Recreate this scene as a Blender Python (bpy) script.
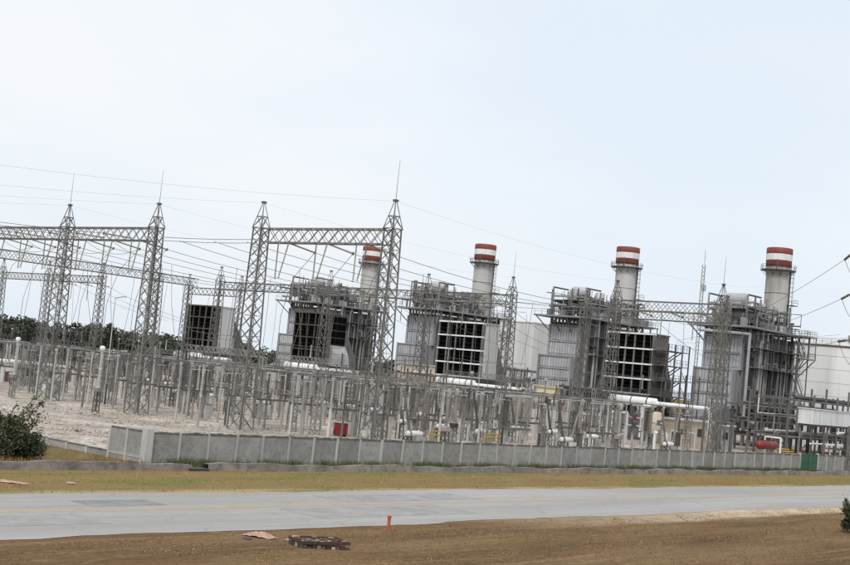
import bpy, math, random
import numpy as np
from mathutils import Vector, Matrix
random.seed(7); rng = np.random.default_rng(11)
R = math.radians
SC = bpy.context.scene
for o in list(bpy.data.objects): bpy.data.objects.remove(o)

# ---------------------------------------------------------------- camera
# world X runs along the road, Y from the road towards the plant, metres
CAM_H = 8.5
yaw, roll, pitch = R(40.2), R(5.6), math.atan(89.6/1300)
F = Vector((math.cos(yaw)*math.cos(pitch), math.sin(yaw)*math.cos(pitch), math.sin(pitch)))
R0 = Vector((math.sin(yaw), -math.cos(yaw), 0)); U0 = R0.cross(F)
RV = R0*math.cos(roll) + U0*math.sin(roll); UV = RV.cross(F)
cd = bpy.data.cameras.new('camera'); cam = bpy.data.objects.new('camera', cd); SC.collection.objects.link(cam)
cam.matrix_world = Matrix(((RV.x, UV.x, -F.x, 0), (RV.y, UV.y, -F.y, 0), (RV.z, UV.z, -F.z, CAM_H), (0, 0, 0, 1)))
cd.sensor_width = 36; cd.lens = 36*1300/850; cd.clip_start = 0.5; cd.clip_end = 12000
SC.camera = cam

# ---------------------------------------------------------------- sky and sun (bright overcast day)
SUN_EL, SUN_AZ = R(52), R(205)          # azimuth: direction towards the sun, from +X anticlockwise
W = bpy.data.worlds.new('World'); SC.world = W; W.use_nodes = True
nt = W.node_tree; nt.nodes.clear()
out = nt.nodes.new('ShaderNodeOutputWorld'); bg = nt.nodes.new('ShaderNodeBackground'); bg.inputs[1].default_value = 0.1
sky = nt.nodes.new('ShaderNodeTexSky'); sky.sky_type = 'NISHITA'; sky.sun_disc = False
sky.sun_elevation = SUN_EL; sky.sun_rotation = R(90) - SUN_AZ; sky.dust_density = 4; sky.air_density = 1.2; sky.ozone_density = 1
tc = nt.nodes.new('ShaderNodeTexCoord'); mp = nt.nodes.new('ShaderNodeMapping'); mp.inputs['Scale'].default_value = (1, 1, 2.6)
nz = nt.nodes.new('ShaderNodeTexNoise'); nz.inputs['Scale'].default_value = 1.6; nz.inputs['Detail'].default_value = 5; nz.inputs['Roughness'].default_value = 0.55
rp = nt.nodes.new('ShaderNodeValToRGB'); rp.color_ramp.elements[0].position = 0.36; rp.color_ramp.elements[1].position = 0.66
rp.color_ramp.elements[0].color = (6.2, 6.85, 7.55, 1); rp.color_ramp.elements[1].color = (7.35, 7.5, 7.7, 1)
mx = nt.nodes.new('ShaderNodeMix'); mx.data_type = 'RGBA'; mx.inputs[0].default_value = 0.9
L = nt.links.new
L(tc.outputs['Generated'], mp.inputs[0]); L(mp.outputs[0], nz.inputs['Vector']); L(nz.outputs[0], rp.inputs[0])
L(sky.outputs[0], mx.inputs[6]); L(rp.outputs[0], mx.inputs[7]); L(mx.outputs[2], bg.inputs[0]); L(bg.outputs[0], out.inputs[0])
sd = bpy.data.lights.new('sun', 'SUN'); sd.energy = 1.5; sd.angle = R(12); sd.color = (1, 0.96, 0.9)
so = bpy.data.objects.new('sun', sd); SC.collection.objects.link(so)
sdir = Vector((math.cos(SUN_EL)*math.cos(SUN_AZ), math.cos(SUN_EL)*math.sin(SUN_AZ), math.sin(SUN_EL)))
so.rotation_euler = (-sdir).to_track_quat('-Z', 'Y').to_euler()
vs = SC.view_settings; vs.view_transform = 'Standard'; vs.look = 'None'; vs.exposure = 0.42; vs.gamma = 1; vs.use_curve_mapping = False
SC.cycles.pixel_filter_type = 'BLACKMAN_HARRIS'; SC.cycles.filter_width = 1.4

# ---------------------------------------------------------------- materials
def mat(name, col, rough=0.6, var=0.18, scale=0.6, metal=0.0, dirt=None, dirt_amt=0.35, streak=False, objvar=0.0, bump=0.0, bscale=8, two=None, fine=0.0, fscale=25):
    m = bpy.data.materials.new(name); m.use_nodes = True; t = m.node_tree; b = t.nodes['Principled BSDF']
    b.inputs['Roughness'].default_value = rough; b.inputs['Metallic'].default_value = metal
    g = t.nodes.new('ShaderNodeNewGeometry'); n = t.nodes.new('ShaderNodeTexNoise'); n.inputs['Scale'].default_value = scale; n.inputs['Detail'].default_value = 6
    l = t.links.new
    src = g.outputs['Position']
    if streak:
        mm = t.nodes.new('ShaderNodeMapping'); mm.inputs['Scale'].default_value = (1, 1, 0.12); l(src, mm.inputs[0]); l(mm.outputs[0], n.inputs['Vector'])
    else: l(src, n.inputs['Vector'])
    r = t.nodes.new('ShaderNodeValToRGB'); r.color_ramp.elements[0].position = 0.3; r.color_ramp.elements[1].position = 0.7
    lo = [c*(1-var) for c in col]; hi = [min(1, c*(1+var)) for c in (two or col)]
    r.color_ramp.elements[0].color = (*lo, 1); r.color_ramp.elements[1].color = (*hi, 1); l(n.outputs[0], r.inputs[0])
    cur = r.outputs[0]
    if dirt:
        n2 = t.nodes.new('ShaderNodeTexNoise'); n2.inputs['Scale'].default_value = scale*2.7; n2.inputs['Detail'].default_value = 8
        if streak: l(mm.outputs[0], n2.inputs['Vector'])
        else: l(src, n2.inputs['Vector'])
        r2 = t.nodes.new('ShaderNodeValToRGB'); r2.color_ramp.elements[0].position = 0.5; r2.color_ramp.elements[1].position = 0.72
        r2.color_ramp.elements[0].color = (0, 0, 0, 1); r2.color_ramp.elements[1].color = (dirt_amt,)*3 + (1,)
        x = t.nodes.new('ShaderNodeMix'); x.data_type = 'RGBA'; x.inputs[7].default_value = (*dirt, 1)
        l(n2.outputs[0], r2.inputs[0]); l(r2.outputs[0], x.inputs[0]); l(cur, x.inputs[6]); cur = x.outputs[2]
    if objvar or fine:
        h = t.nodes.new('ShaderNodeHueSaturation'); l(cur, h.inputs['Color']); cur = h.outputs[0]
        if objvar:
            oi = t.nodes.new('ShaderNodeObjectInfo'); mr = t.nodes.new('ShaderNodeMapRange'); mr.inputs[3].default_value = 1-objvar; mr.inputs[4].default_value = 1+objvar
            l(oi.outputs['Random'], mr.inputs[0]); l(mr.outputs[0], h.inputs['Value'])
        else:
            n4 = t.nodes.new('ShaderNodeTexNoise'); n4.inputs['Scale'].default_value = fscale; n4.inputs['Detail'].default_value = 2; l(src, n4.inputs['Vector'])
            mr = t.nodes.new('ShaderNodeMapRange'); mr.inputs[1].default_value = 0.3; mr.inputs[2].default_value = 0.7; mr.inputs[3].default_value = 1-fine; mr.inputs[4].default_value = 1+fine
            l(n4.outputs[0], mr.inputs[0]); l(mr.outputs[0], h.inputs['Value'])
    l(cur, b.inputs['Base Color'])
    if bump:
        n3 = t.nodes.new('ShaderNodeTexNoise'); n3.inputs['Scale'].default_value = bscale; n3.inputs['Detail'].default_value = 5; l(src, n3.inputs['Vector'])
        bp = t.nodes.new('ShaderNodeBump'); bp.inputs['Strength'].default_value = bump; bp.inputs['Distance'].default_value = 0.1
        l(n3.outputs[0], bp.inputs['Height']); l(bp.outputs[0], b.inputs['Normal'])
    return m
M = dict(
    galv=mat('galvanised_steel', (.15, .146, .136), .65, .3, .5, .1, (.085, .065, .045), .6, objvar=.3),
    gal=mat('bright_galvanised_steel', (.17, .163, .15), .65, .35, .5, .1, (.07, .055, .04), .6, objvar=.75),
    cpost=mat('pale_concrete_stand', (.42, .405, .375), .85, .2, .8, 0, (.25, .23, .2), .6, True, objvar=.35),
    galvdark=mat('weathered_galvanised_steel', (.125, .122, .115), .6, .25, .5, .1, (.12, .08, .05), .6, objvar=.2),
    steel=mat('grey_painted_steel', (.27, .27, .272), .55, .2, .3, .1, (.1, .07, .05), .4, objvar=.2),
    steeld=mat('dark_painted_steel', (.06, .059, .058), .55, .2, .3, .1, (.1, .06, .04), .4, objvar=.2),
    casing=mat('grey_boiler_casing', (.335, .338, .352), .55, .22, .25, .1, (.17, .13, .1), .7, True),
    casingd=mat('dark_grey_boiler_casing', (.2, .2, .207), .55, .3, .25, .1, (.1, .08, .07), .5, True),
    rib=mat('light_grey_cladding_rib', (.4, .402, .415), .55, .18, .3, .1, objvar=.1),
    stack=mat('pale_concrete_grey_stack_paint', (.46, .455, .44), .65, .16, .15, 0, (.2, .17, .14), .75, True),
    red=mat('faded_red_paint', (.21, .045, .03), .6, .25, .5, 0, (.11, .045, .035), .7, True),
    white=mat('white_paint', (.74, .75, .75), .5, .07, .4, 0, (.42, .39, .33), .45, True),
    offwhite=mat('off_white_cladding', (.54, .545, .54), .55, .1, .2, 0, (.38, .355, .32), .5, True),
    beige=mat('beige_render', (.52, .45, .35), .75, .12, .3, 0, (.34, .28, .2), .5, True),
    cream=mat('cream_render', (.62, .57, .4), .75, .1, .3, 0, (.4, .34, .22), .5, True),
    ochre=mat('ochre_render', (.42, .26, .085), .75, .15, .3, 0, (.25, .15, .07), .5, True),
    black=mat('black_intake_hood', (.006, .006, .006), .95, .3, .5),
    brownbar=mat('rusty_dark_steel', (.06, .05, .045), .65, .3, .6, 0, (.16, .08, .04), .5, objvar=.15),
    porc=mat('brown_grey_porcelain', (.15, .13, .115), .35, .35, .8, 0, objvar=.65),
    porcg=mat('grey_porcelain', (.42, .415, .4), .35, .2, .8, 0, objvar=.35),
    porcw=mat('white_polymer_sheds', (.62, .62, .6), .45, .1, .8, 0, objvar=.08),
    string=mat('yellowish_glass_insulator', (.3, .27, .2), .3, .2, 1.5, 0, objvar=.2),
    wire=mat('weathered_aluminium_conductor', (.13, .13, .13), .5, .2, .3, .3),
    alu=mat('aluminium_tube', (.42, .42, .41), .45, .15, .3, .3, objvar=.15),
    redtank=mat('red_tank_paint', (.22, .018, .018), .55, .25, .8, 0, (.13, .03, .025), .6),
    blue=mat('blue_paint', (.03, .08, .22), .45, .15, .6),
    green=mat('green_gate_paint', (.02, .115, .055), .5, .2, .8, 0, (.05, .1, .07), .5, True),
    yellow=mat('yellow_paint', (.42, .26, .04), .5, .2, .8),
    orange=mat('rusty_orange_paint', (.42, .1, .035), .6, .25, 6),
    panel=mat('rough_grey_wall_panel', (.31, .302, .285), .95, .15, .9, 0, (.18, .173, .16), .6, objvar=.16, bump=.6, bscale=12),
    post=mat('whitewashed_concrete_post', (.44, .435, .415), .85, .15, 1.5, 0, (.3, .29, .26), .5, True, objvar=.1),
    coping=mat('stained_coping', (.13, .125, .11), .95, .35, 1.2, 0, (.3, .29, .26), .5, bump=.5),
    kerb=mat('stained_concrete_kerb', (.2, .178, .158), .95, .3, .5, 0, (.07, .06, .052), .75, bump=.6, bscale=5),
    conc=mat('concrete_footing', (.4, .38, .34), .9, .15, .8, 0, (.25, .22, .18), .5),
    bark=mat('bark', (.09, .07, .05), .9, .3, 4),
    trash=mat('burnt_rubbish', (.06, .04, .035), .9, .5, 5, 0, (.3, .25, .22), .6),
    darkwood=mat('charred_board', (.06, .032, .022), .85, .4, 4),
    paleboard=mat('pale_scuffed_board', (.36, .3, .26), .85, .3, 3, 0, (.35, .14, .06), .8),
    pink=mat('faded_pink_sheet', (.42, .26, .21), .8, .2, 3, 0, (.4, .35, .3), .6),
)
M['clod'] = mat('dry_earth', (.24, .17, .1), .95, .2, 3)
M['black'].node_tree.nodes['Principled BSDF'].inputs['Specular IOR Level'].default_value = 0
def leafmat(name, a, b, tr=0.25):
    m = bpy.data.materials.new(name); m.use_nodes = True; t = m.node_tree; p = t.nodes['Principled BSDF']; p.inputs['Roughness'].default_value = .7
    at = t.nodes.new('ShaderNodeAttribute'); at.attribute_name = 'tint'
    r = t.nodes.new('ShaderNodeValToRGB'); r.color_ramp.elements[0].color = (*a, 1); r.color_ramp.elements[1].color = (*b, 1)
    t.links.new(at.outputs['Fac'], r.inputs[0]); t.links.new(r.outputs[0], p.inputs['Base Color'])
    return m
M['leaf'] = leafmat('dark_shrub_leaf', (.02, .028, .011), (.085, .1, .036))
M['wood'] = leafmat('far_wood_leaf', (.03, .039, .027), (.065, .075, .048))
M['dry'] = leafmat('dry_grass_blade', (.16, .1, .045), (.34, .25, .12))
M['olive'] = leafmat('olive_grass_blade', (.18, .15, .05), (.36, .29, .11))
M['rusty'] = leafmat('orange_dry_grass', (.17, .085, .025), (.36, .22, .07))
M['green_blade'] = leafmat('green_brown_blade', (.09, .08, .03), (.17, .16, .055))
M['weed'] = leafmat('green_weed_leaf', (.03, .045, .012), (.11, .12, .035))

# ---------------------------------------------------------------- mesh helpers
class MB:
    def __init__(s): s.v = []; s.f = []; s.sm = []
    def add(s, vs, fs, smooth=False):
        k = len(s.v); s.v += [tuple(v) for v in vs]; s.f += [tuple(i+k for i in f) for f in fs]; s.sm += [smooth]*len(fs); return s
    def box(s, x0, x1, y0, y1, z0, z1):
        return s.add([(x0,y0,z0),(x1,y0,z0),(x1,y1,z0),(x0,y1,z0),(x0,y0,z1),(x1,y0,z1),(x1,y1,z1),(x0,y1,z1)],
                     [(3,2,1,0),(4,5,6,7),(0,1,5,4),(1,2,6,5),(2,3,7,6),(3,0,4,7)])
    def tube(s, a, b, r, n=6, r2=None, caps=True):
        a = Vector(a); b = Vector(b); d = b-a
        if d.length < 1e-6: return s
        d.normalize(); r2 = r if r2 is None else r2
        x = d.orthogonal() if abs(d.z) < .99 else Vector((1,0,0)); 
        if abs(d.z) < .99: x = Vector((0,0,1)).cross(d)
        x.normalize(); y = d.cross(x); vs = []
        for c, rr in ((a, r), (b, r2)):
            for i in range(n):
                t = 2*math.pi*(i+.5)/n; vs.append(c + x*math.cos(t)*rr + y*math.sin(t)*rr)
        fs = [(i, (i+1)%n, n+(i+1)%n, n+i) for i in range(n)]
        s.add(vs, fs, n > 5)
        if caps: s.add(vs, [tuple(range(n))[::-1], tuple(range(n, 2*n))])
        return s
    def path(s, pts, r, n=6):
        for i in range(len(pts)-1): s.tube(pts[i], pts[i+1], r, n)
        return s
    def lathe(s, prof, n=10, o=(0,0,0), axis='z', smooth=True):
        vs = []; 
        for r, h in prof:
            for i in range(n):
                t = 2*math.pi*i/n; c, q = r*math.cos(t), r*math.sin(t)
                p = {'z': (c, q, h), 'x': (h, c, q), 'y': (q, h, c)}[axis]
                vs.append((p[0]+o[0], p[1]+o[1], p[2]+o[2]))
        fs = []
        for j in range(len(prof)-1):
            for i in range(n): fs.append((j*n+i, j*n+(i+1)%n, (j+1)*n+(i+1)%n, (j+1)*n+i))
        s.add(vs, fs, smooth); k = (len(prof)-1)*n
        s.add(vs, [tuple(range(n))[::-1], tuple(range(k, k+n))]); return s
    def mesh(s, name):
        m = bpy.data.meshes.new(name); m.from_pydata(s.v, [], s.f); m.polygons.foreach_set('use_smooth', s.sm); m.update(); return m
    def obj(s, name, material, parent=None, loc=None):
        me = s.mesh(name); me.materials.append(M[material]); return link(name, me, parent, loc)
COL = SC.collection
def link(name, me, parent=None, loc=None):
    o = bpy.data.objects.new(name, me); COL.objects.link(o)
    if parent: o.parent = parent
    if loc: o.location = loc
    return o
def tag(o, label, cat=None, group=None, kind=None):
    if label: o['label'] = label
    if cat: o['category'] = cat
    if group: o['group'] = group
    if kind: o['kind'] = kind
    return o
def thing(name, label, cat, loc=(0,0,0), rz=0, group=None):
    o = bpy.data.objects.new(name, None); COL.objects.link(o); o.location = loc; o.rotation_euler = (0,0,rz); o.empty_display_size = .1
    return tag(o, label, cat, group)
ORD = ['first','second','third','fourth','fifth','sixth','seventh','eighth','ninth','tenth','eleventh','twelfth','thirteenth','fourteenth','fifteenth','sixteenth','seventeenth','eighteenth','nineteenth','twentieth']
for i in range(1, 10): ORD.append('twenty-' + ORD[i-1])
ORD.append('thirtieth')
for i in range(1, 10): ORD.append('thirty-' + ORD[i-1])
def side(p): v = Vector((p[0], p[1], 0)); return v.dot(R0)/v.dot(F)      # left-to-right order as seen from the road
def shared(builder, name, material):
    me = builder.mesh(name); me.materials.append(M[material]); return me

# ---------------------------------------------------------------- ground, road, yard
YZ = 0.3                                  # level of the switchyard fill
def grid_sheet(name, xs, ys, zf, material):
    vs = [(x, y, zf(x, y)) for y in ys for x in xs]; n = len(xs)
    fs = [(j*n+i, j*n+i+1, (j+1)*n+i+1, (j+1)*n+i) for j in range(len(ys)-1) for i in range(n-1)]
    me = bpy.data.meshes.new(name); me.from_pydata(vs, [], fs); me.materials.append(material)
    me.polygons.foreach_set('use_smooth', [True]*len(fs))
    return tag(link(name, me), None, kind='structure')
def sst(a, b, x): t = min(1, max(0, (x-a)/(b-a))); return t*t*(3-2*t)
def gz(x, y):
    z = -1.0*sst(60.25, 59.2, x)*sst(72.5, 77.0, y)*sst(170, 110, y)
    if y < 46: z += 0.06*math.sin(x*.31+y*.2)*sst(46, 42, y) + .05*math.sin(x*.11-y*.37)*sst(46, 42, y)
    return z
def ground_material():
    m = bpy.data.materials.new('dry_grass_ground'); m.use_nodes = True; t = m.node_tree; b = t.nodes['Principled BSDF']; b.inputs['Roughness'].default_value = 1; b.inputs['Specular IOR Level'].default_value = .1
    l = t.links.new; g = t.nodes.new('ShaderNodeNewGeometry'); sx = t.nodes.new('ShaderNodeSeparateXYZ'); l(g.outputs['Position'], sx.inputs[0])
    def noise(sc, stretch=(1,1,1), det=6):
        mp = t.nodes.new('ShaderNodeMapping'); mp.inputs['Scale'].default_value = stretch; l(g.outputs['Position'], mp.inputs[0])
        n = t.nodes.new('ShaderNodeTexNoise'); n.inputs['Scale'].default_value = sc; n.inputs['Detail'].default_value = det; l(mp.outputs[0], n.inputs['Vector']); return n.outputs[0]
    def ramp(src, *st):
        r = t.nodes.new('ShaderNodeValToRGB'); e = r.color_ramp.elements
        while len(e) < len(st): e.new(.5)
        for k, (p, c) in enumerate(st): e[k].position = p; e[k].color = (*c, 1) if len(c) == 3 else (c[0],)*3+(1,)
        l(src, r.inputs[0]); return r.outputs[0]
    def mix(f, a, c2):
        x = t.nodes.new('ShaderNodeMix'); x.data_type = 'RGBA'; l(f, x.inputs[0]); l(a, x.inputs[6])
        if isinstance(c2, tuple): x.inputs[7].default_value = (*c2, 1)
        else: l(c2, x.inputs[7])
        return x.outputs[2]
    def mth(op, a, v):
        x = t.nodes.new('ShaderNodeMath'); x.operation = op; l(a, x.inputs[0])
        if isinstance(v, (int, float)): x.inputs[1].default_value = v
        else: l(v, x.inputs[1])
        return x.outputs[0]
    def band(lo, hi, soft, wob=.0):
        y = sx.outputs[1]
        if wob: y = mth('ADD', y, mth('MULTIPLY', mth('SUBTRACT', noise(.12), .5), wob))
        r1 = t.nodes.new('ShaderNodeMapRange'); r1.inputs[1].default_value = lo-soft; r1.inputs[2].default_value = lo+soft; l(y, r1.inputs[0])
        r2 = t.nodes.new('ShaderNodeMapRange'); r2.inputs[1].default_value = hi-soft; r2.inputs[2].default_value = hi+soft; r2.inputs[3].default_value = 1; r2.inputs[4].default_value = 0; l(y, r2.inputs[0])
        return mth('MULTIPLY', r1.outputs[0], r2.outputs[0])
    near = ramp(noise(.16, (.35, 1.4, 1)), (.3, (.09, .053, .028)), (.5, (.155, .092, .045)), (.7, (.2, .14, .07)))
    near = mix(ramp(noise(.5, (.3, 1.6, 1)), (.54, (0,)), (.75, (.55,))), near, (.15, .12, .04))
    near = mix(ramp(noise(1.3, (.5, 1.5, 1)), (.58, (0,)), (.74, (.6,))), near, (.25, .185, .11))
    near = mix(ramp(noise(.9, (.05, 2.2, 1), 3), (.57, (0,)), (.68, (.5,))), near, (.25, .17, .095))
    near = mix(ramp(noise(2.6, (.7, 1.3, 1), 5), (.57, (0,)), (.72, (.55,))), near, (.06, .042, .022))
    verge = ramp(noise(.22, (.3, 1.2, 1)), (.34, (.2, .125, .052)), (.5, (.215, .155, .065)), (.62, (.15, .14, .045)), (.74, (.21, .17, .065)))
    verge = mix(ramp(noise(1.2, (.4, 1.4, 1)), (.56, (0,)), (.75, (.6,))), verge, (.28, .21, .11))
    col = mix(band(58.5, 72, .6, 1.5), near, verge)
    col = mix(mth('MULTIPLY', band(59.4, 61.5, .5, 1.4), ramp(noise(.35, (.4, 1, 1)), (.35, (0,)), (.6, (.9,)))), col, (.38, .29, .16))
    # pale sandy shoulder along the near road edge, widening up the road
    sh = t.nodes.new('ShaderNodeMapRange'); sh.inputs[1].default_value = 60; sh.inputs[2].default_value = 95; l(sx.outputs[0], sh.inputs[0])
    col = mix(mth('MULTIPLY', mth('MULTIPLY', band(43.9, 48, .5, 2.2), sh.outputs[0]), ramp(noise(.8), (.3, (.55,)), (.6, (1,)))), col, (.5, .4, .29))
    far = ramp(noise(.3), (.35, (.11, .085, .04)), (.65, (.2, .15, .075)))
    col = mix(band(72, 9000, .8), col, far)
    h = t.nodes.new('ShaderNodeHueSaturation'); l(col, h.inputs['Color'])
    fr = t.nodes.new('ShaderNodeMapRange'); fr.inputs[1].default_value = .3; fr.inputs[2].default_value = .7; fr.inputs[3].default_value = .78; fr.inputs[4].default_value = 1.22
    l(noise(6, (.6, 1, 1), 4), fr.inputs[0]); l(fr.outputs[0], h.inputs['Value']); l(h.outputs[0], b.inputs['Base Color'])
    bp = t.nodes.new('ShaderNodeBump'); bp.inputs['Strength'].default_value = .7; bp.inputs['Distance'].default_value = .12; l(noise(4, (1,1,1), 6), bp.inputs['Height']); l(bp.outputs[0], b.inputs['Normal'])
    return m
def spread(lo, hi, step, *outer): return sorted(set([round(lo+i*step, 3) for i in range(int((hi-lo)/step)+1)] + list(outer)))
ground = grid_sheet('ground', spread(10, 230, 2.0, 58.8, 59.2, 59.6, 60.25, -4000, -800, -200, -50, 300, 420, 800, 2000, 5000), spread(20, 120, 1.0, -4000, -500, -60, 0, 10, 130, 150, 180, 300, 600, 1500, 5000), gz, ground_material())

def road_material():
    m = bpy.data.materials.new('worn_pale_asphalt'); m.use_nodes = True; t = m.node_tree; b = t.nodes['Principled BSDF']; b.inputs['Roughness'].default_value = .85; b.inputs['Specular IOR Level'].default_value = .25
    l = t.links.new; g = t.nodes.new('ShaderNodeNewGeometry'); sx = t.nodes.new('ShaderNodeSeparateXYZ'); l(g.outputs['Position'], sx.inputs[0])
    def noise(sc, st=(1,1,1), det=6):
        mp = t.nodes.new('ShaderNodeMapping'); mp.inputs['Scale'].default_value = st; l(g.outputs['Position'], mp.inputs[0])
        n = t.nodes.new('ShaderNodeTexNoise'); n.inputs['Scale'].default_value = sc; n.inputs['Detail'].default_value = det; l(mp.outputs[0], n.inputs['Vector']); return n.outputs[0]
    r = t.nodes.new('ShaderNodeValToRGB'); e = r.color_ramp.elements; e[0].position = .3; e[1].position = .7; e[0].color = (.285, .277, .267, 1); e[1].color = (.365, .353, .337, 1)
    l(noise(.25, (.12, 1, 1)), r.inputs[0]); cur = r.outputs[0]
    # wheel tracks: darker smooth bands across the road's width, broken along its length
    w = t.nodes.new('ShaderNodeMath'); w.operation = 'SINE'; mm = t.nodes.new('ShaderNodeMath'); mm.operation = 'MULTIPLY_ADD'; mm.inputs[1].default_value = 3.3; mm.inputs[2].default_value = .4; l(sx.outputs[1], mm.inputs[0]); l(mm.outputs[0], w.inputs[0])
    wr = t.nodes.new('ShaderNodeMapRange'); wr.inputs[1].default_value = .2; wr.inputs[2].default_value = 1; wr.inputs[3].default_value = 0; wr.inputs[4].default_value = .3; l(w.outputs[0], wr.inputs[0])
    k = t.nodes.new('ShaderNodeMath'); k.operation = 'MULTIPLY'; l(wr.outputs[0], k.inputs[0]); l(noise(.08, (1, 1, 1), 3), k.inputs[1])
    x = t.nodes.new('ShaderNodeMix'); x.data_type = 'RGBA'; x.inputs[7].default_value = (.22, .215, .21, 1); l(k.outputs[0], x.inputs[0]); l(cur, x.inputs[6]); cur = x.outputs[2]
    n2 = t.nodes.new('ShaderNodeValToRGB'); n2.color_ramp.elements[0].position = .55; n2.color_ramp.elements[1].position = .75; n2.color_ramp.elements[1].color = (.4,)*3+(1,); l(noise(.35, (.25, 1.6, 1)), n2.inputs[0])
    x = t.nodes.new('ShaderNodeMix'); x.data_type = 'RGBA'; x.inputs[7].default_value = (.27, .24, .205, 1); l(n2.outputs[0], x.inputs[0]); l(cur, x.inputs[6]); cur = x.outputs[2]
    vo = t.nodes.new('ShaderNodeTexVoronoi'); vo.feature = 'DISTANCE_TO_EDGE'; vo.inputs['Scale'].default_value = .22; vm = t.nodes.new('ShaderNodeMapping'); vm.inputs['Scale'].default_value = (.6, 1.3, 1)
    wn = t.nodes.new('ShaderNodeTexNoise'); wn.inputs['Scale'].default_value = 1.2; va = t.nodes.new('ShaderNodeVectorMath'); va.operation = 'ADD'; l(g.outputs['Position'], wn.inputs['Vector']); l(g.outputs['Position'], va.inputs[0]); l(wn.outputs['Color'], va.inputs[1]); l(va.outputs[0], vm.inputs[0]); l(vm.outputs[0], vo.inputs['Vector'])
    vr = t.nodes.new('ShaderNodeMapRange'); vr.inputs[1].default_value = .0; vr.inputs[2].default_value = .016; vr.inputs[3].default_value = .28; vr.inputs[4].default_value = 0; l(vo.outputs['Distance'], vr.inputs[0])
    x = t.nodes.new('ShaderNodeMix'); x.data_type = 'RGBA'; x.inputs[7].default_value = (.1, .095, .09, 1); l(vr.outputs[0], x.inputs[0]); l(cur, x.inputs[6]); cur = x.outputs[2]
    h = t.nodes.new('ShaderNodeHueSaturation'); fr = t.nodes.new('ShaderNodeMapRange'); fr.inputs[3].default_value = .88; fr.inputs[4].default_value = 1.12; l(noise(9, (1,1,1), 3), fr.inputs[0]); l(fr.outputs[0], h.inputs['Value']); l(cur, h.inputs['Color'])
    l(h.outputs[0], b.inputs['Base Color'])
    return m
RN, RF = 47.1, 60.3
rm = road_material()
rv = []; rf = []; rx = spread(-60, 420, 1.2)
for i, x in enumerate(rx):
    j1, j2 = rng.normal(0, .1, 2); j1 += .22*math.sin(x*.21)+.12*math.sin(x*.53); j2 += .25*math.sin(x*.17+1)
    rv += [(x, RN+j1, .012), (x, 53.7, .06), (x, RF+j2, .012)]
    if i: k = 3*i; rf += [(k-3, k, k+1, k-2), (k-2, k+1, k+2, k-1)]
me = bpy.data.meshes.new('road'); me.from_pydata(rv, [], rf); me.materials.append(rm); tag(link('road', me), None, kind='structure')
M['yline'] = mat('faded_yellow_road_paint', (.5, .37, .14), .8, .15, 1.2, 0, (.4, .35, .26), .7)
M['patchd'] = mat('dark_asphalt_patch', (.2, .2, .2), .85, .25, .6, 0, (.28, .275, .27), .95)
M['patchl'] = mat('grey_asphalt_patch', (.265, .257, .246), .85, .15, .4, 0, (.33, .33, .325), .9)
M['wline'] = mat('faded_white_road_paint', (.42, .42, .41), .8, .12, 1.2, 0, (.33, .33, .33), .95)
def strip(name, x0, x1, y0, y1, material, z=None):
    b = MB(); zf = lambda y: .012 + .048*(1-abs(y-53.7)/6.6) + .006
    ys = [y0, y1] if (y0-53.7)*(y1-53.7) >= 0 else [y0, 53.7, y1]
    for a, c in zip(ys[:-1], ys[1:]): b.add([(x0,a,zf(a)),(x1,a,zf(a)),(x1,c,zf(c)),(x0,c,zf(c))], [(0,1,2,3)])
    return tag(b.obj(name, material), None, kind='structure')
strip('road_centre_line', -60, 420, 53.98, 54.14, 'yline'); strip('road_centre_line', -60, 420, 54.28, 54.44, 'yline')
strip('road_edge_line', -60, 420, 59.4, 59.5, 'wline')
strip('road_patch', 41.2, 46.0, 55.4, 57.6, 'patchd'); strip('road_patch', 52, 66, 49.6, 53.2, 'patchl'); strip('road_patch', 60, 74, 55.2, 58.4, 'patchl')
strip('road_patch', 30, 38.5, 50.2, 53.1, 'patchl')

M['gravel'] = mat('pale_sandy_gravel', (.34, .292, .245), .95, .2, .12, 0, (.16, .135, .11), .8, bump=1.0, bscale=3, two=(.42, .37, .32), fine=.4, fscale=2.6)
yb = MB()
yv = [(x, y, YZ + (.12*math.sin(x*.5+y*.23)*math.sin(y*.4-x*.13))*(sst(60.7,64,x) if x < 110 else 0) + (0.45*sst(76.5,80,y)*sst(98,86,y)*sst(100,84,x)*sst(60.7,64,x) if x < 110 else 0)) for y in spread(76.0, 330, 2.0) for x in spread(60.6, 400, 3.0)]
nx = len(spread(60.6, 400, 3.0)); ny = len(spread(76.0, 330, 2.0))
yb.add(yv, [(j*nx+i, j*nx+i+1, (j+1)*nx+i+1, (j+1)*nx+i) for j in range(ny-1) for i in range(nx-1)], True)
tag(yb.obj('yard_gravel', 'gravel'), None, kind='structure')

# concrete drain kerb beside the verge
kb = MB(); xs = spread(-20, 205, 1.5)
for i in range(len(xs)-1):
    if 60.6 < xs[i] < 61.8: continue
    w = lambda x: .07*math.sin(x*.4)+.05*math.sin(x*1.3)
    a, b_ = xs[i], xs[i+1]; ya, yb_ = 70.9+.3*math.sin(a*.03), 70.9+.3*math.sin(b_*.03); ha, hb = .5+w(a), .5+w(b_)
    kb.add([(a,ya,-.3),(b_,yb_,-.3),(b_,yb_+.18,hb),(a,ya+.18,ha),(a,ya+.75,ha-.02),(b_,yb_+.75,hb-.02),(b_,yb_+.95,-.3),(a,ya+.95,-.3)], [(0,1,2,3),(3,2,5,4),(4,5,6,7)])
tag(kb.obj('kerb', 'kerb'), None, kind='structure')
dh = MB(); dh.box(60.7, 62.4, 71.05, 71.9, -.3, .18); tag(dh.obj('kerb_drain_gap', 'steeld'), None, kind='structure')

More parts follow.
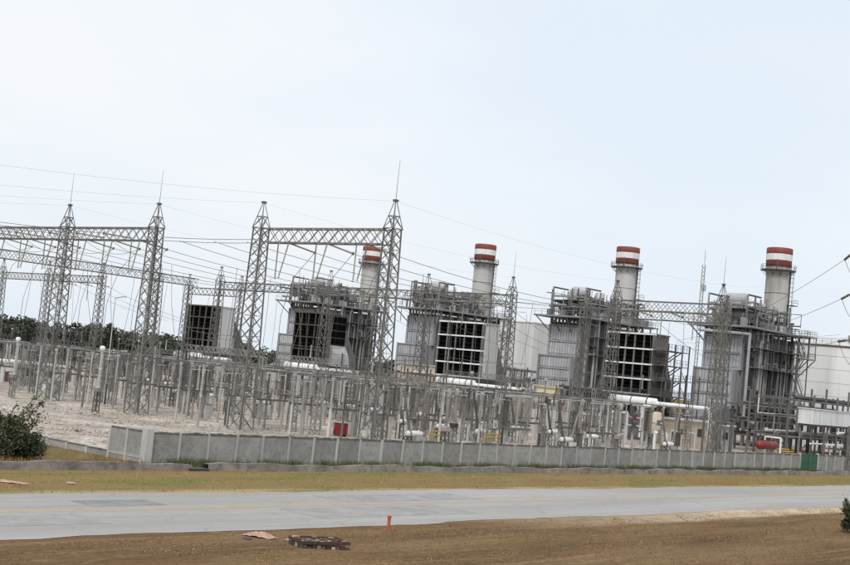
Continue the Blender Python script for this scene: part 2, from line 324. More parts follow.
# ---------------------------------------------------------------- perimeter wall
WN = 75.7; WH = 2.25
def wall(name, label, x0, x1, step=2.8):
    t = thing(name, label, 'wall', (x0, WN, 0)); n = max(1, round((x1-x0)/step)); s = (x1-x0)/n
    pm = shared(MB().box(0, s-.24, -.06, .06, .12, WH-.05), 'panel', 'panel'); po = shared(MB().box(-.095, .095, -.13, .13, -.4, WH+.02), 'post', 'post')
    ped = shared(MB().box(0, s-.24, -.09, .09, -.4, .12), 'base_beam', 'panel')
    for i in range(n):
        o = link('panel', pm, t, (i*s+.12, random.uniform(-.012, .012), random.uniform(-.03, .03))); o = link('base_beam', ped, t, (i*s+.12, 0, 0))
        b = MB(); m = 5; hs = [WH+.0+random.uniform(0, .1) for _ in range(m+1)]      # ragged stained coping
        for k in range(m):
            xa, xb = (s-.24)*k/m, (s-.24)*(k+1)/m
            b.add([(xa,-.09,WH-.1),(xb,-.09,WH-.1),(xb,-.09,hs[k+1]),(xa,-.09,hs[k]),(xa,.09,hs[k]),(xb,.09,hs[k+1]),(xb,.09,WH-.1),(xa,.09,WH-.1)], [(0,1,2,3),(3,2,5,4),(4,5,6,7)])
        b.obj('coping', 'coping', t, (i*s+.12, 0, 0))
    for i in range(n+1):
        o = link('post', po, t, (i*s, 0, 0)); o.rotation_euler = (random.gauss(0, .008), random.gauss(0, .01), 0)
        if i % 9 == 0: o.scale.x = 1.8
    return t
wall('perimeter_wall', 'long grey panel wall with white posts in front of the switchyard', 60.4, 173.4)
wall('perimeter_wall', 'grey panel wall with white posts right of the green gate', 179.6, 260, 3.0)
# return wall at the near left corner, stepping down to a low retaining wall
t = thing('return_wall', 'short grey wall turning back from the corner beside the dark bush', 'wall', (60.3, WN, 0))
MB().box(-.3, .3, -.3, .3, -.6, WH+.25).obj('corner_post', 'post', t)
for i in range(2):
    MB().box(-.06, .06, .3+i*2.05, 2.2+i*2.05, .45, WH-.05).obj('panel', 'panel', t); MB().box(-.1, .1, .3+i*2.05, 2.2+i*2.05, .3, .45).obj('base_beam', 'post', t)
    MB().box(-.09, .09, .3+i*2.05, 2.2+i*2.05, WH-.05, WH+.07).obj('coping', 'coping', t); MB().box(-.13, .13, 2.2+i*2.05, 2.4+i*2.05, -.8, WH+.02).obj('post', 'post', t)
    MB().box(-.07, .07, .3+i*2.05, 2.2+i*2.05, -.9, .3).obj('panel', 'panel', t)
for i in range(9):
    y0 = 4.55+i*2.6; z0 = .42+.028*i*1.0
    MB().box(-.06, .06, y0, y0+2.4, -1, z0).obj('panel', 'panel', t); MB().box(-.1, .1, y0, y0+2.4, z0, z0+.07).obj('coping', 'coping', t); MB().box(-.12, .12, y0+2.4, y0+2.6, -1, z0+.02).obj('post', 'post', t)
g = thing('yard_gate', 'dark green sheet metal gate in the grey wall', 'gate', (173.6, WN, 0))
for i in range(2):
    MB().box(.08+i*2.9, 2.86+i*2.9, -.03, .03, .1, 2.35).obj('gate_leaf', 'green', g)
    fr = MB()
    for z in (.1, 1.2, 2.27): fr.box(.08+i*2.9, 2.86+i*2.9, -.07, -.031, z, z+.08)
    for x in (.08, 1.4, 2.78): fr.box(x+i*2.9, x+.08+i*2.9, -.075, -.032, .1, 2.35)
    fr.obj('gate_frame', 'green', g)
MB().box(2.75, 2.8, -.12, -.076, 1.1, 1.3).obj('handle', 'galv', g)
for x in (-.1, 5.9): MB().box(x-.1, x+.1, -.16, .16, -.3, 2.5).obj('post', 'post', g)

# ---------------------------------------------------------------- lattice gantries
def brace(b, a, c, w=.042): b.tube(a, c, w, 4, caps=False)
def tower_meshes(base=2.0, top=1.2, zt=22.2, peak=25.0, rod=False):
    ms = []; legs = []
    hw = lambda z: (base+(top-base)*z/zt)/2
    lm = {}
    for sx in (-1, 1):
        for sy in (-1, 1):
            b = MB(); b.tube((sx*hw(0), sy*hw(0), 0), (sx*hw(zt), sy*hw(zt), zt), .085, 4); ms.append(('leg', b, 'galv'))
    zs = [0.0]
    while zs[-1] < zt-.6: zs.append(zs[-1] + hw(zs[-1])*1.75)
    zs[-1] = zt
    for ax in (0, 1):
        for s in (-1, 1):
            b = MB()
            P = lambda k, z: (s*hw(z), k*hw(z), z) if ax == 0 else (k*hw(z), s*hw(z), z)
            for i in range(len(zs)-1):
                brace(b, P(-1, zs[i]), P(1, zs[i+1])); brace(b, P(1, zs[i]), P(-1, zs[i+1]))
                if i % 2 == 0: brace(b, P(-1, zs[i]), P(1, zs[i]), .03)
            ms.append(('bracing', b, 'galv'))
    h = hw(zt); b = MB()
    for sx in (-1, 1):
        for sy in (-1, 1):
            b.tube((sx*h*1.15, sy*h*1.15, zt), (sx*.07, sy*.07, peak), .06, 4)
    for z in (zt, zt+(peak-zt)*.45):
        k = 1.15*h*(1-(z-zt)/(peak-zt))+.04
        for a, c in (((-k,-k),(k,-k)),((k,-k),(k,k)),((k,k),(-k,k)),((-k,k),(-k,-k))): brace(b, (*a, z), (*c, z), .05)
    z1 = zt+(peak-zt)*.45; k0 = 1.15*h; k1 = k0*.55
    for s in (-1, 1):
        brace(b, (-k0, s*k0, zt), (k1, s*k1, z1)); brace(b, (k0, s*k0, zt), (-k1, s*k1, z1)); brace(b, (s*k0, -k0, zt), (s*k1, k1, z1)); brace(b, (s*k0, k0, zt), (s*k1, -k1, z1))
    ms.append(('peak', b, 'galv'))
    ms.append(('peak_cap', MB().box(-.22, .22, -.22, .22, peak-.05, peak+.16), 'galvdark'))
    for sx in (-1, 1):
        for sy in (-1, 1): ms.append(('footing', MB().box(sx*base/2-.3, sx*base/2+.3, sy*base/2-.3, sy*base/2+.3, -.6, .12), 'conc'))
    if rod: ms.append(('lightning_rod', MB().tube((0,0,peak+.1), (.05,0,peak+4.2), .035, 5, .015), 'galvdark'))
    # climbing ladder up the middle of one face
    b = MB(); x = -hw(0)*.5
    for s in (-.2, .2): b.tube((hw(0)*.2, s, .3), (hw(zt)*.2, s, zt), .035, 4)
    for i in range(44): b.tube((hw(0)*.2*(1-i/44*.4), -.2, .5+i*.49), (hw(0)*.2*(1-i/44*.4), .2, .5+i*.49), .02, 4)
    ms.append(('ladder', b, 'galvdark'))
    return [(n, shared(b, n, m)) for n, b, m in ms]
TW = tower_meshes(); TWR = tower_meshes(rod=True)
def tower(x, y, label, rod=False, group='lattice gantry towers'):
    t = thing('gantry_tower', label, 'lattice tower', (x, y, YZ), 0, group)
    pk = None
    for n, me in (TWR if rod else TW):
        o = link(n, me, pk if n in ('peak_cap', 'lightning_rod') else t)
        if n == 'peak': pk = o
    return t
def beam_meshes(Ln, zl=20.6, zh=22.1, w=1.2):
    """box lattice girder along +y from 0 to Ln"""
    ms = []
    for x in (-w/2, w/2):
        for z in (zl, zh): ms.append(('chord', MB().tube((x,0,z), (x,Ln,z), .085, 4), 'galv'))
    n = max(4, round(Ln/1.5)); s = Ln/n
    for x in (-w/2, w/2):
        b = MB()
        for i in range(n):
            brace(b, (x, i*s, zl), (x, (i+1)*s, zh), .04); brace(b, (x, i*s, zh), (x, (i+1)*s, zl), .04)
        ms.append(('lacing', b, 'galv'))
    for z in (zl, zh):
        b = MB()
        for i in range(n):
            brace(b, (-w/2, i*s, z), (w/2, (i+.5)*s, z), .035); brace(b, (w/2, (i+.5)*s, z), (-w/2, (i+1)*s, z), .035)
        ms.append(('lacing', b, 'galv'))
    return [(n_, shared(b, n_, m)) for n_, b, m in ms]
def beam(x, y, Ln, label, rz=0, group='lattice gantry beams', z=YZ):
    t = thing('gantry_beam', label, 'lattice beam', (x, y, z), rz, group)
    for n, me in beam_meshes(Ln): link(n, me, t)
    return t
AU, BU, CU = 96.6, 170.8, 190.0
AT = [86.5, 105.8, 124.0, 142.0, 160.5]
BT = [88, 105.8, 125.6, 143.6, 167.0, 197.3, 216.5, 236, 256.2, 275]
for i, n in enumerate(AT):
    tower(AU, n, ['tall near lattice tower rising behind the wall nearest its middle, with a lightning rod', 'near lattice tower at the left end of the near right beam', 'near lattice tower at the right end of the near left beam', 'near lattice tower second from the left edge, above the pale gravel', 'lattice tower at the far left end of the near gantry beam'][i], rod=(i in (0, 2, 3)))
beam(AU, AT[0]+.7, AT[1]-AT[0]-1.4, 'near right lattice beam slung between the two tallest towers')
beam(AU, AT[2]+.7, AT[3]-AT[2]-1.4, 'near left lattice beam between the two towers over the gravel')
beam(AU, AT[3]+.7, AT[4]-AT[3]-1.4, 'near lattice beam running out of the left edge of the picture')
bn = ['rear lattice tower nearest the right boiler, with pointed dark tip', 'rear lattice tower in front of the second boiler from the right', 'rear lattice tower right of the white sided filter house', 'rear lattice tower left of the third boiler from the right', 'rear lattice tower right of the brown barred filter house', 'rear lattice tower where two beams meet, left of the leftmost filter house', 'rear lattice tower in front of the leftmost filter house gap', 'far rear lattice tower third from the left edge', 'far rear lattice tower second from the left edge', 'far rear lattice tower at the left edge']
for i, n in enumerate(BT): tower(BU, n, bn[i], rod=(i in (0, 2)))
for i, lab in ((0, 'rear lattice beam at the right, in front of the two right boilers'), (2, 'rear lattice beam in front of the third boiler from the right'), (3, 'rear lattice beam seen below the near right beam'), (4, 'rear lattice beam left of the brown barred filter house'), (7, 'far lattice beam at the left between small towers'), (8, 'far lattice beam at the left edge')):
    beam(BU, BT[i]+.7, BT[i+1]-BT[i]-1.4, lab)
tower(121, 199.5, 'lattice tower at the left edge carrying the receding lower beam'); beam(166.2, 199.0, 44.6, 'long lower lattice beam receding at the left behind the near towers', R(90))
for n, lab in ((97, 'back lattice tower beside the thin radio mast'), (123.6, 'back lattice tower just left of the right filter house'), (212.6, 'small back lattice tower right of the leftmost filter house'), (230, 'small back lattice tower left of the leftmost filter house')): tower(CU, n, lab)
beam(CU, 97.7, 25.2, 'back lattice beam hanging below the rear right beam'); beam(CU, 213.3, 16, 'small back lattice beam above the leftmost filter house')
# ---------------------------------------------------------------- insulators and conductors
def string_mesh(Ln, r=.14, n=18, name='string'):
    p = [(.02, 0), (.02, .15)]; s = (Ln-.3)/n
    for i in range(n): z = .15+i*s; p += [(.05, z+.05*s), (r, z+.3*s), (r*.95, z+.5*s), (.05, z+.8*s)]
    p += [(.03, Ln-.15), (.03, Ln)]
    return MB().lathe(p, 7)
SV = shared(string_mesh(3.9, .1, 20), 'discs', 'string'); SH = shared(string_mesh(4.2, .11, 22), 'discs', 'string')
SD = shared(string_mesh(4.2, .2, 22), 'discs', 'porc')
RING = shared(MB().lathe([(.16, -.02), (.2, 0), (.16, .02)], 10), 'fitting', 'galvdark')
def hang(p, d, label, Ln=3.9, me=SV, group='insulator strings'):
    t = thing('insulator_string', label, 'insulator', p, 0, group); q = Vector(d).normalized().to_track_quat('Z', 'Y')
    t.rotation_mode = 'QUATERNION'; t.rotation_quaternion = q; link('discs', me, t); link('fitting', RING, t, (0, 0, Ln)); return t
def cat(a, b, sag, n=14):
    a = Vector(a); b = Vector(b); return [tuple(a.lerp(b, i/n) - Vector((0, 0, 4*sag*(i/n)*(1-i/n)))) for i in range(n+1)]
def wire(a, b, sag, label, r=.035, n=14, name='conductor', group='overhead conductors', pts=None):
    o = MB().path(pts or cat(a, b, sag, n), r, 5).obj(name, 'wire'); return tag(o, label, 'cable', group)
bays = [(AT[0], AT[1], 'near right beam'), (AT[2], AT[3], 'near left beam'), (AT[3], AT[4], 'left edge beam')]
PHN = {}
for bi, (n0, n1, nm) in enumerate(bays):
    for k in range(3):
        y = n0 + (n1-n0)*(.2+.3*k); w = ORD[k]; zb = 20.6+YZ
        hang((AU, y+.9, zb), (0, 0, -1), f'hanging insulator string under the {nm}, {w} from its right tower')
        hang((AU, y-.7, zb), (0, .28, -1), f'slanting insulator string under the {nm}, {w} from its right tower')
        hang((AU+.6, y, zb+.1), (1, 0, -.13), f'strain string pulling away from the {nm}, {w} from its right tower', 4.2, SH)
        if bi: hang((AU-.6, y, zb+.2), (-1, 0, .0), f'strain string on near side of the {nm}, {w} from its right tower', 4.2, SH)
        e = (AU+4.75, y, zb-.45)
        wire(e, (BU-4.7, y+1.2, zb-.3), 1.6, f'sagging conductor running back from the {nm}, {w} from its right tower', .03)
        wire(e, None, 0, f'slanting dropper wire under the {nm}, {w} from its right tower', .03, name='dropper', pts=[e, (AU+3.6, y, zb-1.7), (AU+2.2, y+.2, zb-3.4), (AU+1.4, y+.3, zb-6), (AU+1, y+.4, 13), (AU+.9, y+.4, 7.2)])
        if bi: wire((AU-4.75, y, zb+.2), (AU-75, y+1, zb+1.5), 1.6, f'incoming conductor reaching the {nm} from the left, {w} from its right tower', .03)
        if bi: wire((AU-4.7, y, zb+.2), None, 0, f'jumper loop under the {nm}, {w} from its right tower', .025, name='jumper', pts=cat((AU-4.7, y, zb+.3), (AU+4.7, y, zb-.45), 1.5, 12))
for i, lab in ((0, 'rear right beam'), (2, 'rear middle beam'), (3, 'rear left beam'), (7, 'far left beam')):
    for k in range(3):
        y = BT[i] + (BT[i+1]-BT[i])*(.2+.3*k); zb = 20.6+YZ; w = ORD[k]
        hang((BU-.6, y, zb+.1), (-1, 0, -.1), f'strain string on near side of the {lab}, {w} from its right tower', 4.2, SH)
        hang((BU, y+.8, zb), (0, 0, -1), f'hanging insulator string under the {lab}, {w} from its right tower')
        hang((BU+.6, y, zb+.1), (1, 0, -.1), f'strain insulator string behind the {lab}, {w} from its right tower', 4.2, SH)
        wire((BU+4.7, y, zb-.3), (205, y+3, 15), .8, f'conductor dropping back from the {lab} to the plant, {w} from its right tower', .03)
        wire((BU-4.7, y, zb-.3), None, 0, f'dropper wire hanging below the {lab}, {w} from its right tower', .03, name='dropper', pts=[(BU-4.7, y, zb-.3), (BU-4.2, y, zb-2), (BU-3.8, y, 14), (BU-3.6, y, 7)])
for k, y in enumerate((107.5, 113, 119)): wire((AU-.2, y+.2, 20.9), (BU-2, y+2, 21.2-.8*k), 1.8, f'sagging conductor crossing the open bay between the near beams, {ORD[k]} from the right', .03)
for k, y in enumerate((89.6, 95.6, 101.8)): wire((BU+.2, y, 20.7), (250, y+7, 24), 1.5, f'conductor from the rear right beam to the right boiler area, {ORD[k]} from the right', .025)
for s in (0, 1): tag(MB().path(cat((AU, AT[1]+.6, 20.85+s*.4), (AU, AT[2]-.6, 21.0+s*.4), .12, 8), .05, 5).obj('tie_cable', 'alu'), f'pale {("lower", "upper")[s]} cable bridging the gap between the near beams', 'cable')
for i, (u, z) in enumerate([(-80, 25), (-80, 25), (-80, 25.5), (-80, 25)]):
    wire((AU, AT[i], 25.3), (u, AT[i]+.6*i, z), 6.0, f'thin shield wire running left from the {ORD[i]} near tower from the right', .0065, 20, 'shield_wire')
for i, j in ((0, 0), (1, 1), (2, 2), (3, 3)): wire((AU, AT[i], 25.3), (BU, BT[j], 25.3), 1.1, f'thin shield wire from the {ORD[i]} near tower back to the rear tower', .006, 16, 'shield_wire')
wire((BU, BT[0], 25.3), (262, 118, 37.8), 1.5, 'thin shield wire from the rear right tower to the right stack', .006, 16, 'shield_wire')

for bi, (n0, n1, bn_) in enumerate(((86.5, 105.8, 'bay nearest wall'), (105.8, 124, 'second bay from wall'), (124, 142, 'third bay from wall'), (142, 160.5, 'fourth bay from wall'), (160.5, 179, 'fifth bay from wall'))):
    for k in range(3):
        y = n0+(n1-n0)*(.2+.3*k)
        for j, u in enumerate((107, 119.5, 136, 150, 161)):
            if (bi+j+k) % 3 == 2: continue
            q = random.uniform(-2.5, 2.5); wire(None, None, 0, f'thin drop wire, {ORD[j]} from left, {("wall side", "middle", "plant side")[k]} line, {bn_}', .028, name='drop_wire', group='drop wires into the switchyard', pts=[(u, y+.4, 19.2-.6*abs(math.sin(u))), (u+q*.3, y+.3, 14), (u+q*.8, y+.2, 9.5), (u+q, y, 6.9)])
# ---------------------------------------------------------------- switchyard equipment
def shed_col(h, r=.13, n=14, rt=None, sides=8):
    r *= .78; rt = (rt or r*1.1)*.78; p = [(r*1.25, 0), (r*1.25, .08)]; s = (h-.2)/n
    for i in range(n):
        rr = r+(rt-r)*i/n; z = .1+i*s; p += [(rr*.72, z), (rr*1.45, z+.35*s), (rr*.72, z+.62*s)]
    p += [(rt*1.2, h-.08), (rt*1.2, h)]
    return MB().lathe(p, sides)
def lattice_stand(h, w, top=.5):
    b = MB(); hw = lambda z: (w+(w*.8-w)*z/h)/2
    for sx in (-1, 1):
        for sy in (-1, 1): b.tube((sx*hw(0), sy*hw(0), 0), (sx*hw(h), sy*hw(h), h), .058, 4)
    n = max(3, round(h/(w*1.1)))
    for i in range(n):
        z0, z1 = h*i/n, h*(i+1)/n
        for s in (-1, 1):
            q = 1 if i % 2 else -1
            brace(b, (s*hw(z0), -q*hw(z0), z0), (s*hw(z1), q*hw(z1), z1), .036); brace(b, (-q*hw(z0), s*hw(z0), z0), (q*hw(z1), s*hw(z1), z1), .036)
    b.box(-w*.5, w*.5, -w*.5, w*.5, h-.02, h+.08); return b
def foot(w): return MB().box(-w, w, -w, w, -.5, .12)
def at_(b, dx, dy, dz): b.v = [(x+dx, y+dy, z+dz) for x, y, z in b.v]; return b
def join(*bs):
    o = MB()
    for b in bs: k = len(o.v); o.v += b.v; o.f += [tuple(i+k for i in f) for f in b.f]; o.sm += b.sm
    return o
def bushing(p, d, Ln, r=.2):
    """tilted porcelain bushing as a mesh"""
    b = shed_col(Ln, r, 16, r*.6); q = Vector(d).normalized().to_track_quat('Z', 'Y').to_matrix()
    b.v = [tuple(q @ Vector(v) + Vector(p)) for v in b.v]; return b
ZT = 6.6
def P(name, b, m): return (name, shared(b, name, m))
proto = {
 'voltage_transformer': [P('stand', lattice_stand(2.4, .55), 'gal'), P('base_tank', MB().box(-.38, .38, -.38, .38, 2.48, 2.95), 'gal'),
    P('insulator_column', at_(join(shed_col(2.1, .24, 14), at_(shed_col(2.1, .22, 14), 0, 0, 2.1)), 0, 0, 2.95), 'porcw'), P('head', MB().lathe([(.2, 7.1), (.29, 7.15), (.32, 7.45), (.24, 7.6), (.05, 7.66)], 10), 'white'), P('footing', foot(.5), 'conc')],
 'surge_arrester': [P('stand', MB().tube((0, 0, -.2), (0, 0, 2.7), .13, 8), 'gal'), P('insulator_column', at_(shed_col(3.6, .17, 22), 0, 0, 2.7), 'porc'), P('grading_ring', MB().lathe([(.5, 5.9), (.56, 5.93), (.5, 5.97), (.46, 5.93)], 12), 'alu'),
    P('terminal', MB().tube((0, 0, 6.3), (0, 0, 6.65), .06), 'alu'), P('footing', foot(.45), 'conc')],
 'current_transformer': [P('stand', lattice_stand(2.4, .6), 'gal'), P('base_tank', MB().box(-.35, .35, -.35, .35, 2.45, 2.9), 'gal'), P('insulator_column', at_(shed_col(2.9, .24, 18), 0, 0, 2.9), 'porcg'),
    P('head', MB().lathe([(.2, 5.8), (.31, 5.9), (.31, 6.6), (.2, 6.75), (.05, 6.8)], 10), 'gal'), P('terminal', MB().tube((-.8, 0, 6.5), (.8, 0, 6.5), .06), 'alu'), P('footing', foot(.5), 'conc')],
 'post_insulator': [P('stand', MB().tube((0, 0, -.2), (0, 0, 3.28), .15, 8, .12), 'cpost'), P('insulator_column', at_(shed_col(3.2, .15, 20), 0, 0, 3.28), 'porcg'), P('clamp', MB().box(-.14, .14, -.14, .14, 6.45, 6.75), 'alu'), P('footing', foot(.4), 'conc')],
 'disconnect_switch': [P('stand', MB().box(-2.02, -1.78, -.12, .12, -.2, 2.98), 'cpost'), P('stand', MB().box(1.78, 2.02, -.12, .12, -.2, 2.98), 'cpost'), P('base_beam', join(MB().box(-2.4, 2.4, -.28, -.12, 2.98, 3.2), MB().box(-2.4, 2.4, .12, .28, 2.98, 3.2)), 'galvdark'),
    P('insulator_column', at_(shed_col(3.2, .15, 18), -2.1, 0, 3.2), 'porc'), P('insulator_column', at_(shed_col(3.2, .15, 18), 0, 0, 3.2), 'porcg'), P('insulator_column', at_(shed_col(3.2, .15, 18), 2.1, 0, 3.2), 'porc'),
    P('blade', MB().tube((-2.4, 0, 6.5), (2.4, 0, 6.55), .07), 'alu'), P('drive_box', MB().box(-2.15, -1.75, -.55, -.3, 1.0, 1.7), 'alu')],
 'circuit_breaker': [P('frame', at_(lattice_stand(1.75, .7), -1.1, 0, 0), 'gal'), P('frame', at_(lattice_stand(1.75, .7), 1.1, 0, 0), 'gal'), P('tank', MB().lathe([(.1, -1.3), (.25, -1.27), (.33, -1.1), (.33, 1.1), (.25, 1.27), (.1, 1.3)], 12, (0, 0, 2.1), 'x'), 'porcw'),
    P('bushing', bushing((-.9, 0, 2.4), (-.36, 0, 1), 4.4, .22), 'porc'), P('bushing', bushing((.9, 0, 2.4), (.36, 0, 1), 4.4, .22), 'porc'),
    P('flange', MB().lathe([(.42, -.1), (.42, .1)], 12, (-1.0, 0, 2.1), 'x'), 'gal'), P('flange', MB().lathe([(.42, -.1), (.42, .1)], 12, (1.0, 0, 2.1), 'x'), 'gal'), P('control_cabinet', MB().box(-.45, .45, -1.05, -.58, .5, 1.9), 'porcg')],
 'tall_post_insulator': [P('stand', lattice_stand(5.2, .6), 'gal'), P('insulator_column', at_(shed_col(3.4, .15, 20), 0, 0, 5.28), 'porc'), P('clamp', MB().box(-.14, .14, -.14, .14, 8.65, 8.95), 'alu'), P('footing', foot(.5), 'conc')],
}
desc = {'voltage_transformer': ('white domed voltage transformer', 'transformer'), 'surge_arrester': ('brown surge arrester', 'surge arrester'),
        'current_transformer': ('grey drum-headed current transformer', 'transformer'), 'post_insulator': ('brown post insulator', 'insulator'),
        'disconnect_switch': ('disconnect switch on three insulators', 'switch'), 'circuit_breaker': ('white tank circuit breaker', 'circuit breaker'),
        'tall_post_insulator': ('tall bus post insulator', 'insulator')}
def equip(kind, x, y, label, rz=0):
    t = thing(kind, label, desc[kind][1], (x, y, YZ), rz, kind.replace('_', ' ') + 's in the switchyard')
    for n, me in proto[kind]: link(n, me, t)
    return t
# bays: phases at three y positions; rows counted from the left (gravel) end
rows = [(102.5, 'surge_arrester'), (108.5, 'disconnect_switch'), (114.5, 'current_transformer'), (120, 'circuit_breaker'), (126.5, 'disconnect_switch'), (131.5, 'tall_post_insulator'), (137, 'disconnect_switch'), (143, 'circuit_breaker'), (148.5, 'current_transformer'), (154.5, 'disconnect_switch'), (160.5, 'post_insulator'), (165.5, 'surge_arrester'), (100.2, 'post_insulator'), (111.6, 'post_insulator'), (123.4, 'surge_arrester'), (140.2, 'current_transformer'), (146.2, 'post_insulator'), (157.6, 'current_transformer')]
bayc = [(86.5, 105.8), (105.8, 124), (124, 142), (142, 161), (161, 179), (179, 197), (197, 216), (216, 235), (235, 255)]
bayn = ['bay nearest wall'] + [f'{w} bay from wall' for w in ORD[1:9]]
phase = ['wall side', 'middle', 'plant side']
cnt = {}
for bi, (n0, n1) in enumerate(bayc):
    for k in range(3):
        y = n0+(n1-n0)*(.2+.3*k); use = []
        for ri, (u, kind) in enumerate(rows):       # rows past the twelfth only fill the four near bays
            if bi > 3 and (ri > 11 or (bi > 5 and (ri+k+bi) % 2)): continue
            if bi in (1, 4) and ri in (3, 6): continue
            kd = kind
            if bi % 2 == 1 and kind == 'current_transformer': kd = 'post_insulator'
            if bi % 3 == 2 and kind == 'tall_post_insulator': kd = 'post_insulator'
            c = cnt[(bi, k, kd)] = cnt.get((bi, k, kd), 0)+1
            equip(kd, u+random.uniform(-.25, .25)+(1.2 if bi % 2 else 0), y, f'{desc[kd][0]}, {ORD[c-1]} from left, {phase[k]} line, {bayn[bi]}'); use.append(u)
        if bi < 5:      # tubular bus along each phase, broken at the breakers
            for s, (a, c) in enumerate(((100.5, 118), (122.2, 141), (145, 168))):
                tag(MB().tube((a, y, 6.62+YZ+.1*s), (c, y, 6.62+YZ+.1*s), .04, 6).obj('bus_tube', 'gal'), f'pale tubular bus bar, {ORD[s]} length from left, {phase[k]} line, {bayn[bi]}', 'bus bar', 'tubular bus bars')
# low lattice portals carrying the cross bus
def portal_meshes(w, h):
    ms = []
    for y in (0, w): ms.append(('leg', at_(lattice_stand(h, .8), 0, y, 0), 'gal'))
    b = MB(); q = round(w/.9); st = w/q
    for x in (-.35, .35):
        for z in (h, h+.75): b.tube((x, 0, z), (x, w, z), .05, 4)
        for j in range(q): brace(b, (x, j*st, h), (x, (j+1)*st, h+.75), .03); brace(b, (x, (j+1)*st, h), (x, j*st, h+.75), .03)
    ms.append(('girder', b, 'gal'))
    for k in range(3):
        y = w*(.2+.3*k); ms.append(('insulator_column', at_(shed_col(1.9, .14, 12), 0, y, h+.75), ('porc', 'porcg')[k % 2]))
    return [(n, shared(b, n, m)) for n, b, m in ms]
PM = portal_meshes(15.5, 7.6)
for bi, (n0, n1) in enumerate(bayc[:7]):
    for pi, u in enumerate((105.6, 117.2, 134.4, 151.6, 163.2)):
        if (bi*2+pi) % 7 == 3: continue
        t = thing('bus_portal', f'low lattice bus portal, {ORD[pi]} line from left, {bayn[bi]}', 'lattice frame', (u, n0+1.3, YZ), 0, 'low bus portals')
        for n_, me in PM: link(n_, me, t)
        o = t; o.scale.z = random.choice((.55, .68, .8, .92, 1.06))
        wire((u, n0+2.2, 10.2*o.scale.z+YZ), (u, n1-1.8, 10.2*o.scale.z+YZ), .25, f'bus wire along the {ORD[pi]} low portal from left, {bayn[bi]}', .03, 8, name='bus_wire', group='bus wires on the portals')
# row close behind the wall
for i in range(11):
    u = 98.5+i*5.6; kd = ('circuit_breaker', 'current_transformer', 'disconnect_switch', 'post_insulator', 'surge_arrester')[(0, 1, 3, 2, 4, 0, 2, 1, 3, 0, 4)[i]]
    equip(kd, u, 82.6+(.7 if i % 3 else 0), f'{desc[kd][0]}, {ORD[i]} from the left in the line close behind the wall')
# left side, in front of the near gantry: tall white columns over the gravel
for u, n, lab in ((89.2, 121.7, 'tall white voltage transformer column standing alone on the gravel'), (92.7, 144.0, 'tall white voltage transformer column near the left edge'), ):
    t = equip('voltage_transformer', u, n, lab)
for k, (u, n) in enumerate(sorted(((94, 131), (93, 136), (92, 152), (94.5, 157), (100, 118), (99, 111), (93.5, 113), (92.5, 108), (90, 90), (94, 167), (93, 175), (97, 183), (99, 190)), key=side)):
    equip('surge_arrester' if k % 2 else 'post_insulator', u, n, f'{desc["surge_arrester" if k % 2 else "post_insulator"][0]} on gravel left of the gantries, {ORD[k]} of these from left')
# white supply kiosks between the rows
for k, (u, n, w, h) in enumerate(sorted(((117, 181, 2.2, 1.9), (112, 103.5, .9, 1.7), (128, 104.0, 1.1, 1.8), (140, 104.2, .9, 1.6), (151, 103.6, 1.2, 1.9), (106, 122.5, 1.0, 1.7), (135, 123, 1.2, 1.8), (118, 141, 1.1, 1.7), (102, 150, 1.4, 1.8), (110, 160, 1.2, 1.8)), key=side)):
    t = thing('marshalling_cabinet', f'pale grey control cabinet on the gravel, {ORD[k]} of the yard cabinets from the left', 'cabinet', (u, n, YZ), 0, 'control cabinets in the yard')
    MB().box(-w/2, w/2, -.4, .4, .15, h).obj('body', 'offwhite', t); MB().box(-w/2-.06, w/2+.06, -.46, .46, h, h+.08).obj('roof', 'galv', t); MB().box(-w/2-.02, w/2+.02, -.42, .42, -.3, .15).obj('plinth', 'conc', t)
    MB().box(-w/2+.06, w/2-.06, -.425, -.4, .2, h-.06).obj('door', 'porcg', t)
def redbox(u, n, lab, s=1.0):
    t = thing('fire_hose_cabinet', lab, 'cabinet', (u, n, YZ)); MB().box(-.65*s, .65*s, -.5*s, .5*s, .3, 1.6*s).obj('body', 'redtank', t); MB().box(-.72*s, .72*s, -.57*s, .57*s, 1.6*s, 1.72*s).obj('roof', 'porcg', t)
    for x in (-.55*s, .5*s): MB().box(x, x+.06, -.45*s, .45*s, -.2, .3).obj('leg', 'galv', t)
redbox(108.0, 101.6, 'red fire hose cabinet just behind the wall, left of the tallest tower', 1.0); redbox(116, 180, 'small red cabinet far back at the left edge'); redbox(208, 104, 'small red cabinet beside the white kiosk right', .9)
# slim light poles
for k, (u, n, h) in enumerate(sorted(((103, 139, 14), (137, 104.8, 11), (152, 122.5, 12)), key=side)):
    t = thing('light_pole', f'slim pale light pole among the switchgear, {ORD[k]} of the poles from the left', 'light pole', (u, n, YZ), 0, 'yard light poles')
    MB().tube((0, 0, -.3), (0, 0, h), .09, 8, .05).obj('pole', 'porcg', t); MB().tube((0, 0, h-.1), (1.2, 0, h+.15), .04).obj('arm', 'galv', t); MB().box(.95, 1.6, -.14, .14, h+.1, h+.24).obj('lamp_head', 'porcg', t)

